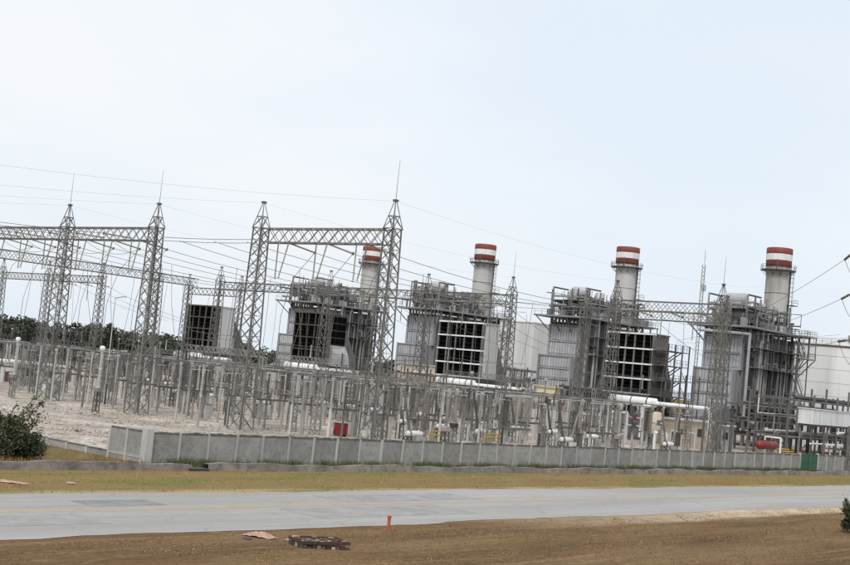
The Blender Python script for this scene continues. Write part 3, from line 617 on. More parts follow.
# ---------------------------------------------------------------- power plant
def railing(b, pts, z, h=1.1, step=1.6, r=.035):
    for a, c in zip(pts[:-1], pts[1:]):
        a = Vector(a); c = Vector(c); n = max(1, round((c-a).length/step))
        for i in range(n+1): p = a.lerp(c, i/n); b.tube((p.x, p.y, z), (p.x, p.y, z+h), r, 4, caps=False)
        for k in (h, h*.55): b.tube((a.x, a.y, z+k), (c.x, c.y, z+k), r, 4, caps=False)
    return b
def vdrum(r, z0, z1, x, y, n=12, dome=.25):
    return MB().lathe([(r*.5, z0-dome*r), (r, z0), (r, z1), (r*.6, z1+dome*r*.7), (.02, z1+dome*r)], n, (x, y, 0))
def hdrum(r, a, b, x, z, axis='y', n=12, other=0):
    prof = [(.05, a-r*.5), (r*.7, a-r*.3), (r, a), (r, b), (r*.7, b+r*.3), (.05, b+r*.5)]
    return MB().lathe(prof, n, (x, 0, z) if axis == 'y' else (0, other, z), axis)
UN = ['leftmost', 'second from the left', 'third from the left', 'rightmost']
def stack(u, n, i):
    t = thing('exhaust_stack', f'pale round exhaust stack with red and white banded top, {UN[i]}' if i not in (1, 2) else f'pale round exhaust stack with red and white banded top, {UN[i]} of four', 'chimney', (u, n, YZ), 0, 'exhaust stacks')
    r = 2.5; MB().lathe([(r+.15, 0), (r+.15, 16), (r, 16.3), (r, 38.2)], 28).obj('shaft', 'stack', t)
    for z in (19, 23.5, 28, 32.5, 36.6): MB().lathe([(r+.02, z), (r+.09, z), (r+.09, z+.16), (r+.02, z+.16)], 28).obj('stiffener_ring', 'stack', t)
    MB().lathe([(r+.04, 38.2), (r+.22, 38.35), (r+.22, 39.6)], 28).obj('band', 'red', t); MB().lathe([(r+.26, 39.6), (r+.26, 40.95)], 28).obj('band', 'white', t); b = MB().lathe([(r+.24, 40.95), (r+.28, 41.1), (r+.28, 42.2), (r+.15, 42.3), (r-.35, 42.3), (r-.4, 40.5)], 28); b.obj('band', 'red', t)
    pf = MB().lathe([(r+.02, 37.35), (r+1.25, 37.4), (r+1.25, 37.55), (r+.02, 37.6)], 28, smooth=False).obj('platform', 'galvdark', t)
    b = MB(); ring = [(math.cos(a*math.pi/10)*(r+1.2), math.sin(a*math.pi/10)*(r+1.2), 0) for a in range(21)]; railing(b, ring, 37.5); b.obj('railing', 'galvdark', pf)
    b = MB()
    for a in range(10): c, q = math.cos(a*math.pi/5), math.sin(a*math.pi/5); b.tube((c*r, q*r, 36.2), (c*(r+1.15), q*(r+1.15), 37.4), .06, 4)
    b.obj('bracket', 'galvdark', pf)
    b = MB(); d = Vector((.35, -.94, 0)).normalized(); s = Vector((.94, .35, 0))     # caged ladder with a rest platform
    for w in (-.25, .25): p = d*(r+.2)+s*w; b.tube((p.x, p.y, 22), (p.x, p.y, 38.5), .05, 4)
    for k in range(38): p = d*(r+.2)-s*.25; q = d*(r+.2)+s*.25; b.tube((p.x, p.y, 22.2+k*.42), (q.x, q.y, 22.2+k*.42), .03, 4, caps=False)
    for k in range(15):
        z = 23+k*1.0; pts = [d*(r+.2)+s*.35, d*(r+.75)+s*.4, d*(r+.95), d*(r+.75)-s*.4, d*(r+.2)-s*.35]
        b.path([(p.x, p.y, z) for p in pts], .035, 4)
    for w in (-.4, 0, .4): p = d*(r+(.95 if w == 0 else .75))+s*w; b.tube((p.x, p.y, 23), (p.x, p.y, 37), .03, 4)
    b.obj('ladder', 'steel', t)
    b = MB(); c = d*(r+.9); b.box(c.x-1.1, c.x+1.1, c.y-.8, c.y+.7, 30.0, 30.15); railing(b, [(c.x-1.1, c.y-.8, 0), (c.x+1.1, c.y-.8, 0), (c.x+1.1, c.y+.6, 0)], 30.15); b.obj('rest_platform', 'galvdark', t)
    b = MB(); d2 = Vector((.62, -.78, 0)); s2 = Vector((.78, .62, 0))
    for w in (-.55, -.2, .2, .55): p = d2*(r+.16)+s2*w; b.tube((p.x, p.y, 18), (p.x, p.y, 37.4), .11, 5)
    b.obj('side_shade_tubes', 'steeld', t)  # dark tubes added to stand in for shading and ladder-cage darkness, right of shaft
    for w in (-1, 1): p = s*w*(r+1.3); MB().tube((p.x, p.y, 37.5), (p.x, p.y, 39.6), .1, 6).obj('beacon', 'galvdark', t)

def boiler(n0, su, sn, i):
    rnd = random.Random(40+i)
    t = thing('heat_recovery_boiler', f'tall grey boiler building crowded with pipes and platforms, {UN[i]}' if i not in (1, 2) else f'tall grey boiler building crowded with pipes and platforms, {UN[i]} of four', 'boiler', (235, n0, YZ), 0, 'boiler buildings'); t.scale.x = .8
    # casing (local x: 0 = front, + away; local y: + left)
    MB().box(0, 28.5, -4.3, 4.3, 3.4, 22).obj('casing', 'casingd', t)
    MB().box(-3.4, -.003, -3.7, 4.9, 7.0, 14.6).obj('lower_casing', 'casing', t)
    MB().box(-.8, -.006, -4.2, 4.2, 14.61, 21.3).obj('upper_casing', 'casing', t)
    b = MB(); b.add([(-14,-2,2.2),(-14,2,2.2),(-14,2,5),(-14,-2,5),(-3.4,-3.6,1.6),(-3.4,4.4,1.6),(-3.4,4.4,7.6),(-3.4,-3.6,7.6)], [(0,3,2,1),(0,1,5,4),(1,2,6,5),(2,3,7,6),(3,0,4,7),(4,5,6,7)]); b.obj('inlet_duct', 'casingd', t)
    # front cladding: ribs in rows between dark flanges
    def rows_of(xf, y0, y1, zs):
        for z0, z1 in zip(zs[:-1], zs[1:]):
            k = 11; s = (y1-y0-.5)/k
            for j in range(k): y = y0+.25+j*s; MB().box(xf-.14, xf, y+.06, y+s-.1, z0+.3, z1-.3).obj('cladding_rib', 'rib', t)
            MB().box(xf-.32, xf-.001, y0, y1, z1-.16, z1+.12).obj('flange', 'steel', t)
        for y in (y0, y1): MB().box(xf-.42, xf-.002, y-.2, y+.2, zs[0]-.3, zs[-1]+.2).obj('frame_post', 'casing', t)
    rows_of(-.8, -4.0, 4.0, [14.9, 17.8, 21.2]); rows_of(-3.4, -3.5, 4.7, [7.2, 9.6, 11.9, 14.5])
    # side frame facing the road: columns, girts, braces
    for j in range(8):
        x = .2+j*4.05; MB().box(x-.22, x+.22, -5.35, -4.9, -.3, 22.9).obj('column', 'steel', t)
        if j < 7 and j % 2 == i % 2: MB().tube((x, -5.1, 3.5), (x+4.05, -5.1, 9.5), .12, 4).obj('brace', 'steel', t)
    for j, z in enumerate((3.2, 7.3, 11.4, 15.3, 19.2)):
        MB().box(-.2, 28.8, -5.32, -4.95, z, z+.3).obj('girt', 'steel', t)
        b = MB(); b.box(.5, 28, -6.9, -5.36, z-.02, z+.08); railing(b, [(.5, -6.85, 0), (28, -6.85, 0)], z+.08, 1.1, 2.2); 
        if j in (1, 3, 4): b.obj('walkway', 'galvdark', t)
    for j in range(6): MB().box(1.4+j*4.6, 2.0+j*4.6, -4.55, -4.301, 3.6, 21.8).obj('buckstay', 'casing', t)
    for sgn in (4.5,):
        for j in range(4): MB().box(.5+j*8.5, .9+j*8.5, sgn, sgn+.4, -.3, 22.9).obj('column', 'steel', t)
    for x in (-3, 0): 
        for y in (-3.3, 3.9): MB().box(x-.25, x+.25, y-.25, y+.25, -.3, 7).obj('column', 'steel', t)
    # risers and downcomers on the side
    for j in range(34):
        x = rnd.uniform(1, 27); z0 = rnd.choice((1, 3.5, 7.6, 11)); z1 = rnd.uniform(15, 23); r = rnd.choice((.12, .16, .22, .3)); y = rnd.uniform(-6.4, -5.6)
        MB().path([(x, -4.4, z0), (x, y, z0), (x, y, z1), (x+rnd.uniform(-2, 2), y, z1), (x, -4.4, z1)], r, 7).obj('pipe', rnd.choice(('steel', 'alu', 'casing', 'galv', 'steeld')), t)
    # main deck
    MB().box(-4.6, 30.5, -7.0, 6.6, 22.9, 23.25).obj('deck', 'steel', t)
    b = MB(); railing(b, [(-4.5, 6.5, 0), (-4.5, -6.9, 0), (30.4, -6.9, 0), (30.4, 6.5, 0)], 23.25, 1.15, 1.8, .045); b.obj('railing', 'galv', t)
    for y in (-6, -2, 2, 6): MB().tube((-.9, y*.7, 19.9), (-4.4, y, 22.9), .13, 4).obj('bracket', 'galv', t)
    for j in range(9): MB().box(-.75+j*.001, -.4, -4+j*.95, -3.5+j*.95, 21.6, 22.7).obj('hanger', 'galvdark', t)
    # far end platform overhanging towards the road
    MB().box(21, 29, -9.0, -7.02, 22.95, 23.2).obj('platform', 'steel', t); MB().box(21, 29, -9.0, -7.02, 18.4, 18.65).obj('platform', 'steel', t)
    b = MB(); railing(b, [(21, -8.9, 0), (28.9, -8.9, 0), (28.9, -7, 0)], 23.2); railing(b, [(21, -8.9, 0), (28.9, -8.9, 0), (28.9, -7, 0)], 18.65); b.obj('railing', 'galv', t)
    for x in (21.2, 25.0, 28.8): MB().tube((x, -8.8, 18.4), (x, -8.8, 23), .12, 4).obj('column', 'steel', t); MB().tube((x, -8.8, 18.4), (x, -5.2, 14.6), .13, 4).obj('brace', 'steel', t)
    # steam drums, silencers and pipework on the deck
    for j, x in enumerate((3.5, 11, 19)):
        r = (1.15, .9, 1.0)[j]; hdrum(r, -3.6, 4.2, x, 25.9-.2*j).obj('steam_drum', 'casing', t)
        for y in (-2.6, 3.2): MB().box(x-.5, x+.5, y-.2, y+.2, 23.25, 25).obj('saddle', 'steel', t)
    for j in range(12):
        x = rnd.uniform(-2.5, 24); y = rnd.uniform(-5, 5); h = rnd.uniform(25.5, 29.8); r = rnd.uniform(.35, .85)
        vdrum(r, 24.6, h, x, y).obj('silencer', rnd.choice(('casing', 'galv', 'alu')), t); MB().tube((x, y, 23.2), (x, y, 24.6), .15, 6).obj('pipe', 'steel', t)
    hdrum(1.25, -1.0, 2.6, 6.4, 29.0).obj('flash_drum', 'rib', t)
    for x in (-1.2, 6.0, 13.5, 21):
        for y in (-4.6, 3.8): MB().box(x-.15, x+.15, y-.15, y+.15, 23.25, 29.6-(.35*x if x > 0 else 0)*.25).obj('column', 'steel', t)
        MB().box(x-.13, x+.13, -4.6, 3.8, 27.4, 27.7).obj('girt', 'steel', t)
    for y in (-4.6, 3.8):
        MB().box(-1.2, 21, y-.13, y+.13, 26.3, 26.58).obj('girt', 'steel', t); MB().box(-1.2, 6, y-.13, y+.13, 29.3, 29.6).obj('girt', 'steeld', t)
    b = MB(); b.box(-1.2, 14, -4.7, 4, 26.7, 26.78); railing(b, [(-1.2, 4, 0), (-1.2, -4.7, 0), (14, -4.7, 0)], 26.78, 1.0, 1.5); b.obj('walkway', 'galvdark', t)
    for j in range(85):
        x = rnd.uniform(-3, 28); y = rnd.uniform(-6, 5.5); z = rnd.uniform(24, 28.5); r = rnd.choice((.07, .1, .14, .2))
        a = rnd.uniform(1.5, 5)*rnd.choice((-1, 1)); c = rnd.uniform(1, 4)*rnd.choice((-1, 1)); zz = rnd.uniform(24, 29.5)
        x2 = min(29, max(-4, x+a)); y2 = min(5.8, max(-6.3, y+c))
        MB().path([(x, y, 23.2), (x, y, z), (x2, y, z), (x2, y2, z), (x2, y2, zz)], r, 6).obj('pipe', rnd.choice(('steel', 'alu', 'galv', 'galvdark', 'steeld', 'casing')), t)
    for j in range(26):
        x = rnd.uniform(-4, 28); y = rnd.choice((rnd.uniform(-6.5, -4.5), rnd.uniform(-2, 5))); s = rnd.uniform(.3, .8); MB().box(x-s, x+s, y-s*.6, y+s*.6, 23.25, 23.9+s*1.2).obj('valve_box', rnd.choice(('galv', 'steel', 'casing', 'offwhite')), t)
    # gas duct up to the stack
    dx, dy = (su-235)/.8, sn-n0
    b = MB(); b.add([(28.5,-4.2,5),(28.5,4.2,5),(28.5,4.2,20),(28.5,-4.2,20),(max(29.5, dx-1),dy-2,8),(max(29.5, dx-1),dy+2,8),(max(29.5, dx-1),dy+2,17),(max(29.5, dx-1),dy-2,17)], [(0,3,2,1),(0,1,5,4),(1,2,6,5),(2,3,7,6),(3,0,4,7),(4,5,6,7)]); b.obj('outlet_duct', 'casingd', t)
    # zigzag stair on the road side
    b = MB()
    for j in range(5):
        x0, x1 = (20, 25) if j % 2 else (25, 20); z = 3.2+j*3.95
        b.tube((x0, -7.2, z), (x1, -7.2, z+3.95), .1, 4); b.tube((x0, -8.0, z), (x1, -8.0, z+3.95), .1, 4)
        b.tube((x0, -8.0, z+1.1), (x1, -8.0, z+5.05), .05, 4); b.box(min(x1, x1+1.2), max(x1, x1+1.2), -8.1, -7.0, z+3.9, z+4.0)
    for x in (19.8, 26.4): b.box(x-.1, x+.1, -8.2, -8.0, 0, 23)
    b.obj('stair', 'galvdark', t)
    if i == 3:
        MB().path([(-3.4, 3.6, 21.9), (-5.2, 3.6, 21.9), (-5.2, -5.6, 21.6), (-3.6, -6.6, 21.6), (-3.6, -6.6, 5.5), (-3.6, -9, 4.6)], .3, 10).obj('white_pipe', 'rib', t)
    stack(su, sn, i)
for i, a in enumerate(((238.5, 272, 250.5), (198, 263.4, 203.4), (157.2, 264.6, 161.8), (119.8, 262.4, 122.6))): boiler(*a, i)

def filter_house(n0, i, bars, sidem, w=10.6):
    u0 = 200; rnd = random.Random(90+i)
    lab = ['dark barred air intake house with white side at the left', 'brown barred black air intake house behind the near right beam', 'white barred black air intake house with plain white side panel', 'pale barred black air intake house with stair tower, in front of the right boiler'][i]
    t = thing('filter_house', lab, 'air intake', (u0, n0, YZ), 0, 'air intake houses'); z0, z1 = 8.1, 18.7; h = w/2
    MB().box(.7, 5.4, -h, h, z0, z1).obj('body', sidem, t); MB().box(-.15, 5.6, -h-.15, h+.15, z1, z1+.2).obj('roof', sidem, t)
    cw, chh = w/5, (z1-z0)/4
    for r in range(4):
        for c in range(5):
            y0, za = -h+c*cw, z0+r*chh
            b = MB(); b.box(.25, .69, y0+.1, y0+cw-.1, za+.15, za+chh-.15)                      # deep black hood: louvre blades over a dark cell
            for q in range(3): zz = za+.35+q*.8; b.add([(-.05, y0+.12, zz), (-.05, y0+cw-.12, zz), (.3, y0+cw-.12, zz+.5), (.3, y0+.12, zz+.5)], [(0,1,2,3)])
            b.obj('intake_cell', 'black', t)
    for c in range(6): y = -h+c*cw; MB().box(-.12, .68, y-.14, y+.14, z0-.1, z1).obj('mullion', bars, t)
    for r in range(5): z = z0+r*chh; MB().box(-.25, .66, -h-.16, h+.16, z-.14, z+.14).obj('transom', 'white' if i > 1 else bars, t)
    for k in range(6): MB().box(.72+k*.9, .8+k*.9, -h-.06, -h-.001, z0+.2, z1-.1).obj('side_rib', sidem, t)
    MB().box(-.3, 5.6, -h-.2, h+.2, 6.6, 7.85).obj('support_beam', 'steeld', t)
    for y in (-h+.3, -h*.33, h*.33, h-.3):
        for x in (0, 5): MB().box(x-.2, x+.2, y-.2, y+.2, -.3, 6.6).obj('leg', 'galvdark', t)
    for y in (-h+.3, h*.33): MB().tube((0, y, 1), (0, y+3.2, 6.5), .12, 4).obj('brace', 'galv', t)
    b = MB(); b.add([(5.4,-h+1,9),(5.4,h-1,9),(5.4,h-1,17.5),(5.4,-h+1,17.5),(13,-2,4),(13,2,4),(13,2,9),(13,-2,9)], [(0,3,2,1),(0,1,5,4),(1,2,6,5),(2,3,7,6),(3,0,4,7),(4,5,6,7)]); b.obj('inlet_duct', 'galv', t)
    if i == 3:          # open stair and access platforms on the road side
        b = MB()
        for z in (8.1, 10.7, 13.4, 16.0): b.box(-.2, 7.5, -h-3.2, -h-.18, z, z+.1); railing(b, [(-.2, -h-3.2, 0), (7.5, -h-3.2, 0)], z+.1, 1.1, 1.1); railing(b, [(-.2, -h-.3, 0), (-.2, -h-3.2, 0)], z+.1, 1.1, 1.1)
        b.obj('access_platform', 'galv', t); b = MB()
        for x in (-.1, 2.4, 4.9, 7.4): b.box(x-.1, x+.1, -h-3.25, -h-3.05, -.3, 17.3)
        for j in range(4): z = 5.5+2.65*j; b.tube((0, -h-2.4, z), (6, -h-2.4, z+2.6), .1, 4); b.tube((0, -h-1.6, z), (6, -h-1.6, z+2.6), .1, 4)
        for j in range(5): b.tube((7.4, -h-3.1, j*2.6), (4.9, -h-3.1, j*2.6+2.6), .06, 4)
        b.obj('stair', 'galv', t); b = MB()
        for j in range(4): z = 2+3.0*j; b.box(7.8, 13, -h-2.6, -h+1.5, z, z+.1); railing(b, [(7.8, -h-2.6, 0), (13, -h-2.6, 0)], z+.1)
        for x in (8, 10.5, 13): b.box(x-.1, x+.1, -h-2.7, -h-2.5, -.3, 12.2)
        b.obj('access_platform', 'galvdark', t)
    if i == 1:          # dark louvred bank on the road side
        for k in range(4):
            for j in range(3): MB().box(.9+j*1.5, 2.2+j*1.5, -h-.16, -h-.07, z0+4.2+k*1.55, z0+5.5+k*1.55).obj('side_louvre', 'black', t)
        MB().add([(.6,-h-.17,z0-.5),(5.5,-h-.17,z0-.5),(5.5,-h-.17,z0+3.9),(.6,-h-.17,z0+3.9),(1.2,-h-2.4,z0-.5),(4.9,-h-2.4,z0-.5),(4.9,-h-2.0,z0+1.8),(1.2,-h-2.0,z0+1.8)], [(0,1,2,3),(4,7,6,5),(0,4,5,1),(1,5,6,2),(2,6,7,3),(3,7,4,0)]).obj('side_hood', 'casing', t)
    # gas turbine enclosure behind
    g = thing('turbine_enclosure', f'pale boxy gas turbine enclosure under the {"leftmost" if i == 0 else ORD[i]} air intake{"" if i == 0 else " from the left"}', 'machine housing', (208, n0, YZ), 0, 'turbine enclosures')
    MB().box(0, 12.5, -3.6, 4.2, .4, 3.9).obj('housing', ('beige', 'offwhite')[i % 2], g); MB().box(1, 8, -3, 3.5, 3.901, 4.7).obj('roof_unit', 'offwhite', g)
    for k in range(5): MB().box(.6+k*2.4, 2.2+k*2.4, -3.7, -3.601, .6, 3.1).obj('door', 'galv', g)
    for k in range(3): vdrum(.5, 4.7, 7, 2.2+k*2.3, -1).obj('vent', 'alu', g)
    MB().box(-.3, 12.8, -4, 4.6, -.3, .4).obj('plinth', 'conc', g)
    # thick white pipe with thinner run
    p = thing('white_pipe_run', f'white pipe, thick then thin, on posts before the {"leftmost" if i == 0 else ORD[i]} air intake{"" if i == 0 else " from the left"}', 'pipe', (191.5, n0, YZ), 0, 'white pipe runs')
    MB().lathe([(.1, -11.2), (.75, -11), (.78, -2.2), (.1, -2)], 14, (0, 0, 6.9), 'y').obj('thick_pipe', 'white', p); MB().tube((0, -10.9, 6.8), (0, -20.5, 6.8), .36, 10).obj('thin_pipe', 'white', p)
    for y in (-9.5, -6.5, -3.2): MB().lathe([(.8, -.1), (.84, -.09), (.84, .09), (.8, .1)], 14, (0, y, 6.9), 'y').obj('pipe_band', 'galv', p)
    for y in (-3, -10, -15, -20): MB().box(-.15, .15, y-.15, y+.15, -.3, 6.3).obj('post', 'galv', p)
    MB().path([(0, -20.3, 6.8), (0, -21, 6.8), (0, -21, 1.2)], .3, 8).obj('thin_pipe', 'white', p)
    # step-up transformer with radiators
    q = thing('step_up_transformer', f'grey step-up transformer with finned radiators before the {"leftmost" if i == 0 else ORD[i]} air intake{"" if i == 0 else " from the left"}', 'transformer', (181, n0+3, YZ), 0, 'step-up transformers')
    MB().box(-2, 2, -3.2, 3.2, .6, 3.9).obj('tank', 'porcg', q)
    for s in (-1, 1):
        for k in range(8): MB().box(-1.9+k*.5, -1.78+k*.5, s*3.4-.001 if s > 0 else -4.5, 4.5 if s > 0 else -3.4, .9, 3.6).obj('radiator_fin', 'porcg', q)
    hdrum(.55, -2, 2, -1.6, 5.2).obj('conservator', 'porcg', q); MB().box(-2.2, 2.2, -4.6, 4.6, -.3, .6).obj('plinth', 'conc', q)
    for k in range(3):
        d = bushing((.6, -1.8+k*1.8, 3.9), (.15, (k-1)*.2, 1), 3.0, .22); d.obj('bushing', 'porc', q)
    f = thing('fire_wall', f'pale concrete fire wall beside the {"leftmost" if i == 0 else ORD[i]} step-up transformer{"" if i == 0 else " from the left"}', 'wall', (181, n0+9, YZ), 0, 'transformer fire walls')
    for k in range(3): MB().box(-5+k*3.4, -1.7+k*3.4, -.2, .2, -.3, 6.4).obj('panel', 'beige', f)
    for k in range(4): MB().box(-5.2+k*3.4, -4.92+k*3.4, -.3, .3, -.3, 6.6).obj('post', 'conc', f)
filter_house(236, 0, 'brownbar', 'offwhite', 10.6); filter_house(199.8, 1, 'brownbar', 'galvdark', 10.4); filter_house(158.6, 2, 'galv', 'offwhite', 10.8); filter_house(120.2, 3, 'galv', 'galv', 9.2)

# ---------------------------------------------------------------- other buildings
def house(name, label, u0, u1, n0, n1, z1, wallm, roofm='galv', doors=0, cat='building', z0=-.3):
    t = thing(name, label, cat, (u0, n0, YZ)); MB().box(0, u1-u0, 0, n1-n0, z0, z1).obj('walls', wallm, t); MB().box(-.3, u1-u0+.3, -.3, n1-n0+.3, z1, z1+.3).obj('roof', roofm, t)
    for k in range(doors):
        w = (n1-n0)/doors; MB().box(-.06, -.001, (k+.3)*w, (k+.7)*w, max(.2, z0), min(z1*.55, 2.6)).obj('door', 'steeld', t); MB().box(-.1, -.061, (k+.26)*w, (k+.74)*w, min(z1*.55, 2.6)+.001, min(z1*.55, 2.6)+.15).obj('lintel', 'conc', t)
        w = (u1-u0)/doors; MB().box((k+.35)*w, (k+.65)*w, -.06, -.001, z1*.45, z1*.75).obj('window', 'steeld', t)
    return t
t = house('turbine_hall', 'large plain white hall standing behind the two middle boilers', 330, 400, 233, 262, 26.8, 'offwhite', 'white', 0, 'building')
for k in range(8): MB().box(-.12, -.002, 1+k*3.6, 1.25+k*3.6, 0, 26.7).obj('panel_joint', 'offwhite', t); MB().box(2+k*8.5, 2.25+k*8.5, -.12, -.002, 0, 26.7).obj('panel_joint', 'offwhite', t)
house('control_building', 'ochre walled building behind the switchyard, left of the near right beam', 186, 192, 193, 219, 3.4, 'ochre', 'beige', 5)
house('control_building', 'tan building with brown openings left of the third boiler from the left', 215, 222, 176, 187, 9.6, 'beige', 'conc', 3)
house('control_building', 'beige block with dark doorways below the second boiler from the right', 189, 194, 126.2, 135.2, 5.4, 'beige', 'beige', 3)
house('water_treatment_block', 'pale yellow box above the beige block', 196, 197.6, 132.4, 136.6, 7.7, 'cream', 'cream', 1)
house('control_building', 'low cream wall building between the two left air intakes', 196, 202, 205.5, 226, 5.6, 'beige', 'conc', 4)
house('relay_house', 'low white relay house behind the gravel at the far left', 118, 126, 182, 194, 3.3, 'offwhite', 'white', 2)
house('relay_house', 'small pale relay house far back near the left towers', 128, 133, 226, 236, 3.2, 'offwhite', 'galv', 2)
t = house('pump_kiosk', 'white roofed grey kiosk right of the beige tank', 203, 209, 103.5, 107.5, 4.0, 'porcg', 'white', 1)
house('pump_kiosk', 'low cream shed left of the white roofed kiosk', 194, 202, 104, 109, 4.4, 'beige', 'offwhite', 1)
t = thing('standing_tank', 'beige grey upright tank below the right air intake', 'tank', (190.8, 108.6, YZ), 0); vdrum(.95, .3, 5.4, 0, 0, 18, .1).obj('shell', 'beige', t); MB().lathe([(1.1, -.3), (1.1, .3)], 18).obj('plinth', 'conc', t)
for z in (1.8, 3.6): MB().lathe([(.96, z), (1.0, z), (1.0, z+.1), (.96, z+.1)], 18).obj('hoop', 'galv', t)
MB().path([(-.5, .6, 5.4), (-.5, .6, 6.2), (-.5, 2.2, 6.2), (-.9, 2.2, 1.0)], .3, 8).obj('white_pipe', 'white', t)
# big white storage tank at the right
t = thing('storage_tank', 'huge off white round storage tank at the right edge', 'tank', (296, 121.5, 0)); TR = 15.0
MB().lathe([(TR, -.3), (TR, 23.6), (TR-.3, 23.9), (2, 25.6), (.05, 25.7)], 72).obj('shell', 'offwhite', t)
for z in (3, 6, 9, 12, 15, 18, 21): MB().lathe([(TR+.005, z), (TR+.04, z), (TR+.04, z+.06), (TR+.005, z+.06)], 72).obj('seam', 'offwhite', t)
MB().lathe([(TR+.02, 23.2), (TR+.25, 23.25), (TR+.25, 23.5), (TR+.02, 23.55)], 72).obj('rim', 'galv', t)
b = MB(); pts = [(math.cos(a*math.pi/24)*(TR-.2), math.sin(a*math.pi/24)*(TR-.2), 0) for a in range(22, 40)]; railing(b, pts, 23.8, 1.0, 2.0); b.obj('railing', 'galv', t)
b = MB(); vdrum(.5, 24.5, 26.4, -4, -4, 10).obj('vent', 'galv', t)
a = Vector((-.87, -.5, 0)); p = a*(TR+1.0)
t = thing('standpipe', 'beige standpipe with a small platform before the storage tank', 'pipe', (288, 119.5-16.5, YZ)); MB().tube((0, 0, -.3), (0, 0, 21.8), .55, 10, .5).obj('pipe', 'beige', t); MB().box(-1.4, 1.4, -1.4, 1.4, 10.2, 10.4).obj('platform', 'steel', t)
b = MB(); railing(b, [(-1.4,-1.4,0),(1.4,-1.4,0),(1.4,1.4,0),(-1.4,1.4,0),(-1.4,-1.4,0)], 10.4, 1.0, 1.0, .05); b.obj('railing', 'steel', t); MB().box(-.8, .8, -.8, .8, 21.8, 22.2).obj('cap', 'galv', t)

# ---------------------------------------------------------------- pipe racks at the right
def rack(label, u0, u1, n0, n1, levels, bay, seed, pipes=5):
    rnd = random.Random(seed); t = thing('pipe_rack', label, 'pipe rack', (u0, n0, YZ), 0, 'pipe racks'); n = round((u1-u0)/bay); s = (u1-u0)/n; w = n1-n0
    pm = shared(MB().box(-.13, .13, -.13, .13, -.3, levels[-1]+1.2), 'post', 'galvdark'); cm = {}
    for k in range(n+1):
        for y in (0, w): o = link('post', pm, t, (k*s, y, 0)); o.scale.z = rnd.choice((1, 1, .85, 1.12))
        for z in levels: MB().box(k*s-.1, k*s+.1, .131, w-.131, z, z+.22).obj('cross_beam', 'galvdark', t)
        if k < n and k % 3 == 1: MB().tube((k*s, 0, .5), ((k+1)*s, 0, levels[0]), .07, 4).obj('brace', 'galv', t)
    for z in levels:
        for y in (0, w): MB().box(.0, u1-u0, y-.08, y+.08, z-.02, z+.2).obj('girder', rnd.choice(('galv', 'steel')), t)
        for k in range(pipes):
            y = w*(k+.5)/pipes; r = rnd.choice((.1, .14, .18, .26, .34)); a = rnd.uniform(0, .3)*(u1-u0); c = u1-u0-rnd.uniform(0, .3)*(u1-u0)
            pts = [(a, y, z+.25+r), (c, y, z+.25+r)]
            if rnd.random() < .6: pts.append((c, y, rnd.uniform(.5, z)))
            if rnd.random() < .6: pts.insert(0, (a, y, rnd.uniform(.5, levels[-1]+2)))
            MB().path(pts, r, 8).obj('pipe', rnd.choice(('alu', 'white', 'galv', 'steel', 'galvdark', 'brownbar', 'steeld')), t)
    return t
rack('three level pipe rack at the far right before the storage tank', 205, 285, 92, 99, (3.4, 6.6, 9.6), 5, 3, 9)
rack('dark low pipe rack between the right boiler and the wall', 214, 262, 102, 108, (2.6, 5.2, 8.0), 5, 5, 8)
rack('pipe rack behind the switchyard between the two right air intakes', 206, 232, 136, 142, (4, 7.5), 6.5, 9, 5)
rack('pipe rack behind the third and fourth rear towers', 206, 232, 176.5, 182, (4, 7.5), 6.5, 10, 5)
rack('low pipe rack close behind the wall right of the gate', 206, 246, 82, 86, (2.2, 4.4), 5, 12, 5)
rack('dark machinery rack in front of the white hall', 282, 300, 200, 214, (4, 8, 11), 4, 21, 9)
rack('small rack of grey machinery left of the white hall', 262, 276, 180, 190, (3, 6, 8.5), 3.5, 22, 8)
t = thing('elevated_white_box', 'long white box raised on posts at the right edge', 'container', (208, 89.0, YZ)); MB().box(0, 22, 0, 2.6, 5.9, 8.4).obj('box', 'white', t); MB().box(-.15, 22.15, -.15, 2.75, 8.4, 8.55).obj('roof', 'white', t); MB().box(.1, 21.9, .1, 2.5, 5.6, 5.9).obj('floor_beam', 'steeld', t)
for x in (.5, 7, 14, 21.5):
    for y in (.3, 2.3): MB().box(x-.12, x+.12, y-.12, y+.12, -.3, 5.6).obj('leg', 'galv', t)
for k in range(9): MB().box(2.4*k+.4, 2.4*k+.5, -.05, -.001, 5.95, 8.35).obj('panel_joint', 'offwhite', t)
RTX = 187.0
t = thing('red_tank', 'red horizontal tank behind the wall near the green gate', 'tank', (RTX, 88.3, YZ)); MB().lathe([(.1, -.4), (.45, -.3), (.64, 0), (.64, 5.6), (.45, 5.9), (.1, 6.0)], 16, (0, 0, 2.2), 'x').obj('shell', 'redtank', t)
for x in (1, 5): MB().box(x-.25, x+.25, -.7, .7, -.3, 1.6).obj('saddle', 'conc', t)
MB().lathe([(.66, -.08), (.66, .08)], 16, (3.2, 0, 2.2), 'x').obj('band', 'galv', t); MB().path([(2, 0, 2.95), (2, 0, 3.5), (2, -2.6, 3.5), (2, -2.6, .8)], .14, 8).obj('white_pipe', 'white', t)
t = thing('valve_manifold', 'white looped pipe manifold right of the red tank', 'pipe', (212, 88, YZ))
for k in range(5): MB().path([(k*2.2, 0, -.3), (k*2.2, 0, 2.6), (k*2.2+1.6, 0, 2.6), (k*2.2+1.6, 0, .9), (k*2.2+2.4, .4, .9)], .13, 8).obj('pipe', 'white', t); MB().lathe([(.05, 1.2), (.3, 1.25), (.3, 1.5), (.05, 1.55)], 10, (k*2.2, -.05, 0)).obj('valve', ('redtank', 'galv', 'blue')[k % 3], t)
MB().path([(-6, .3, 2.75), (16, .3, 2.75)], .16, 8).obj('pipe', 'white', t)
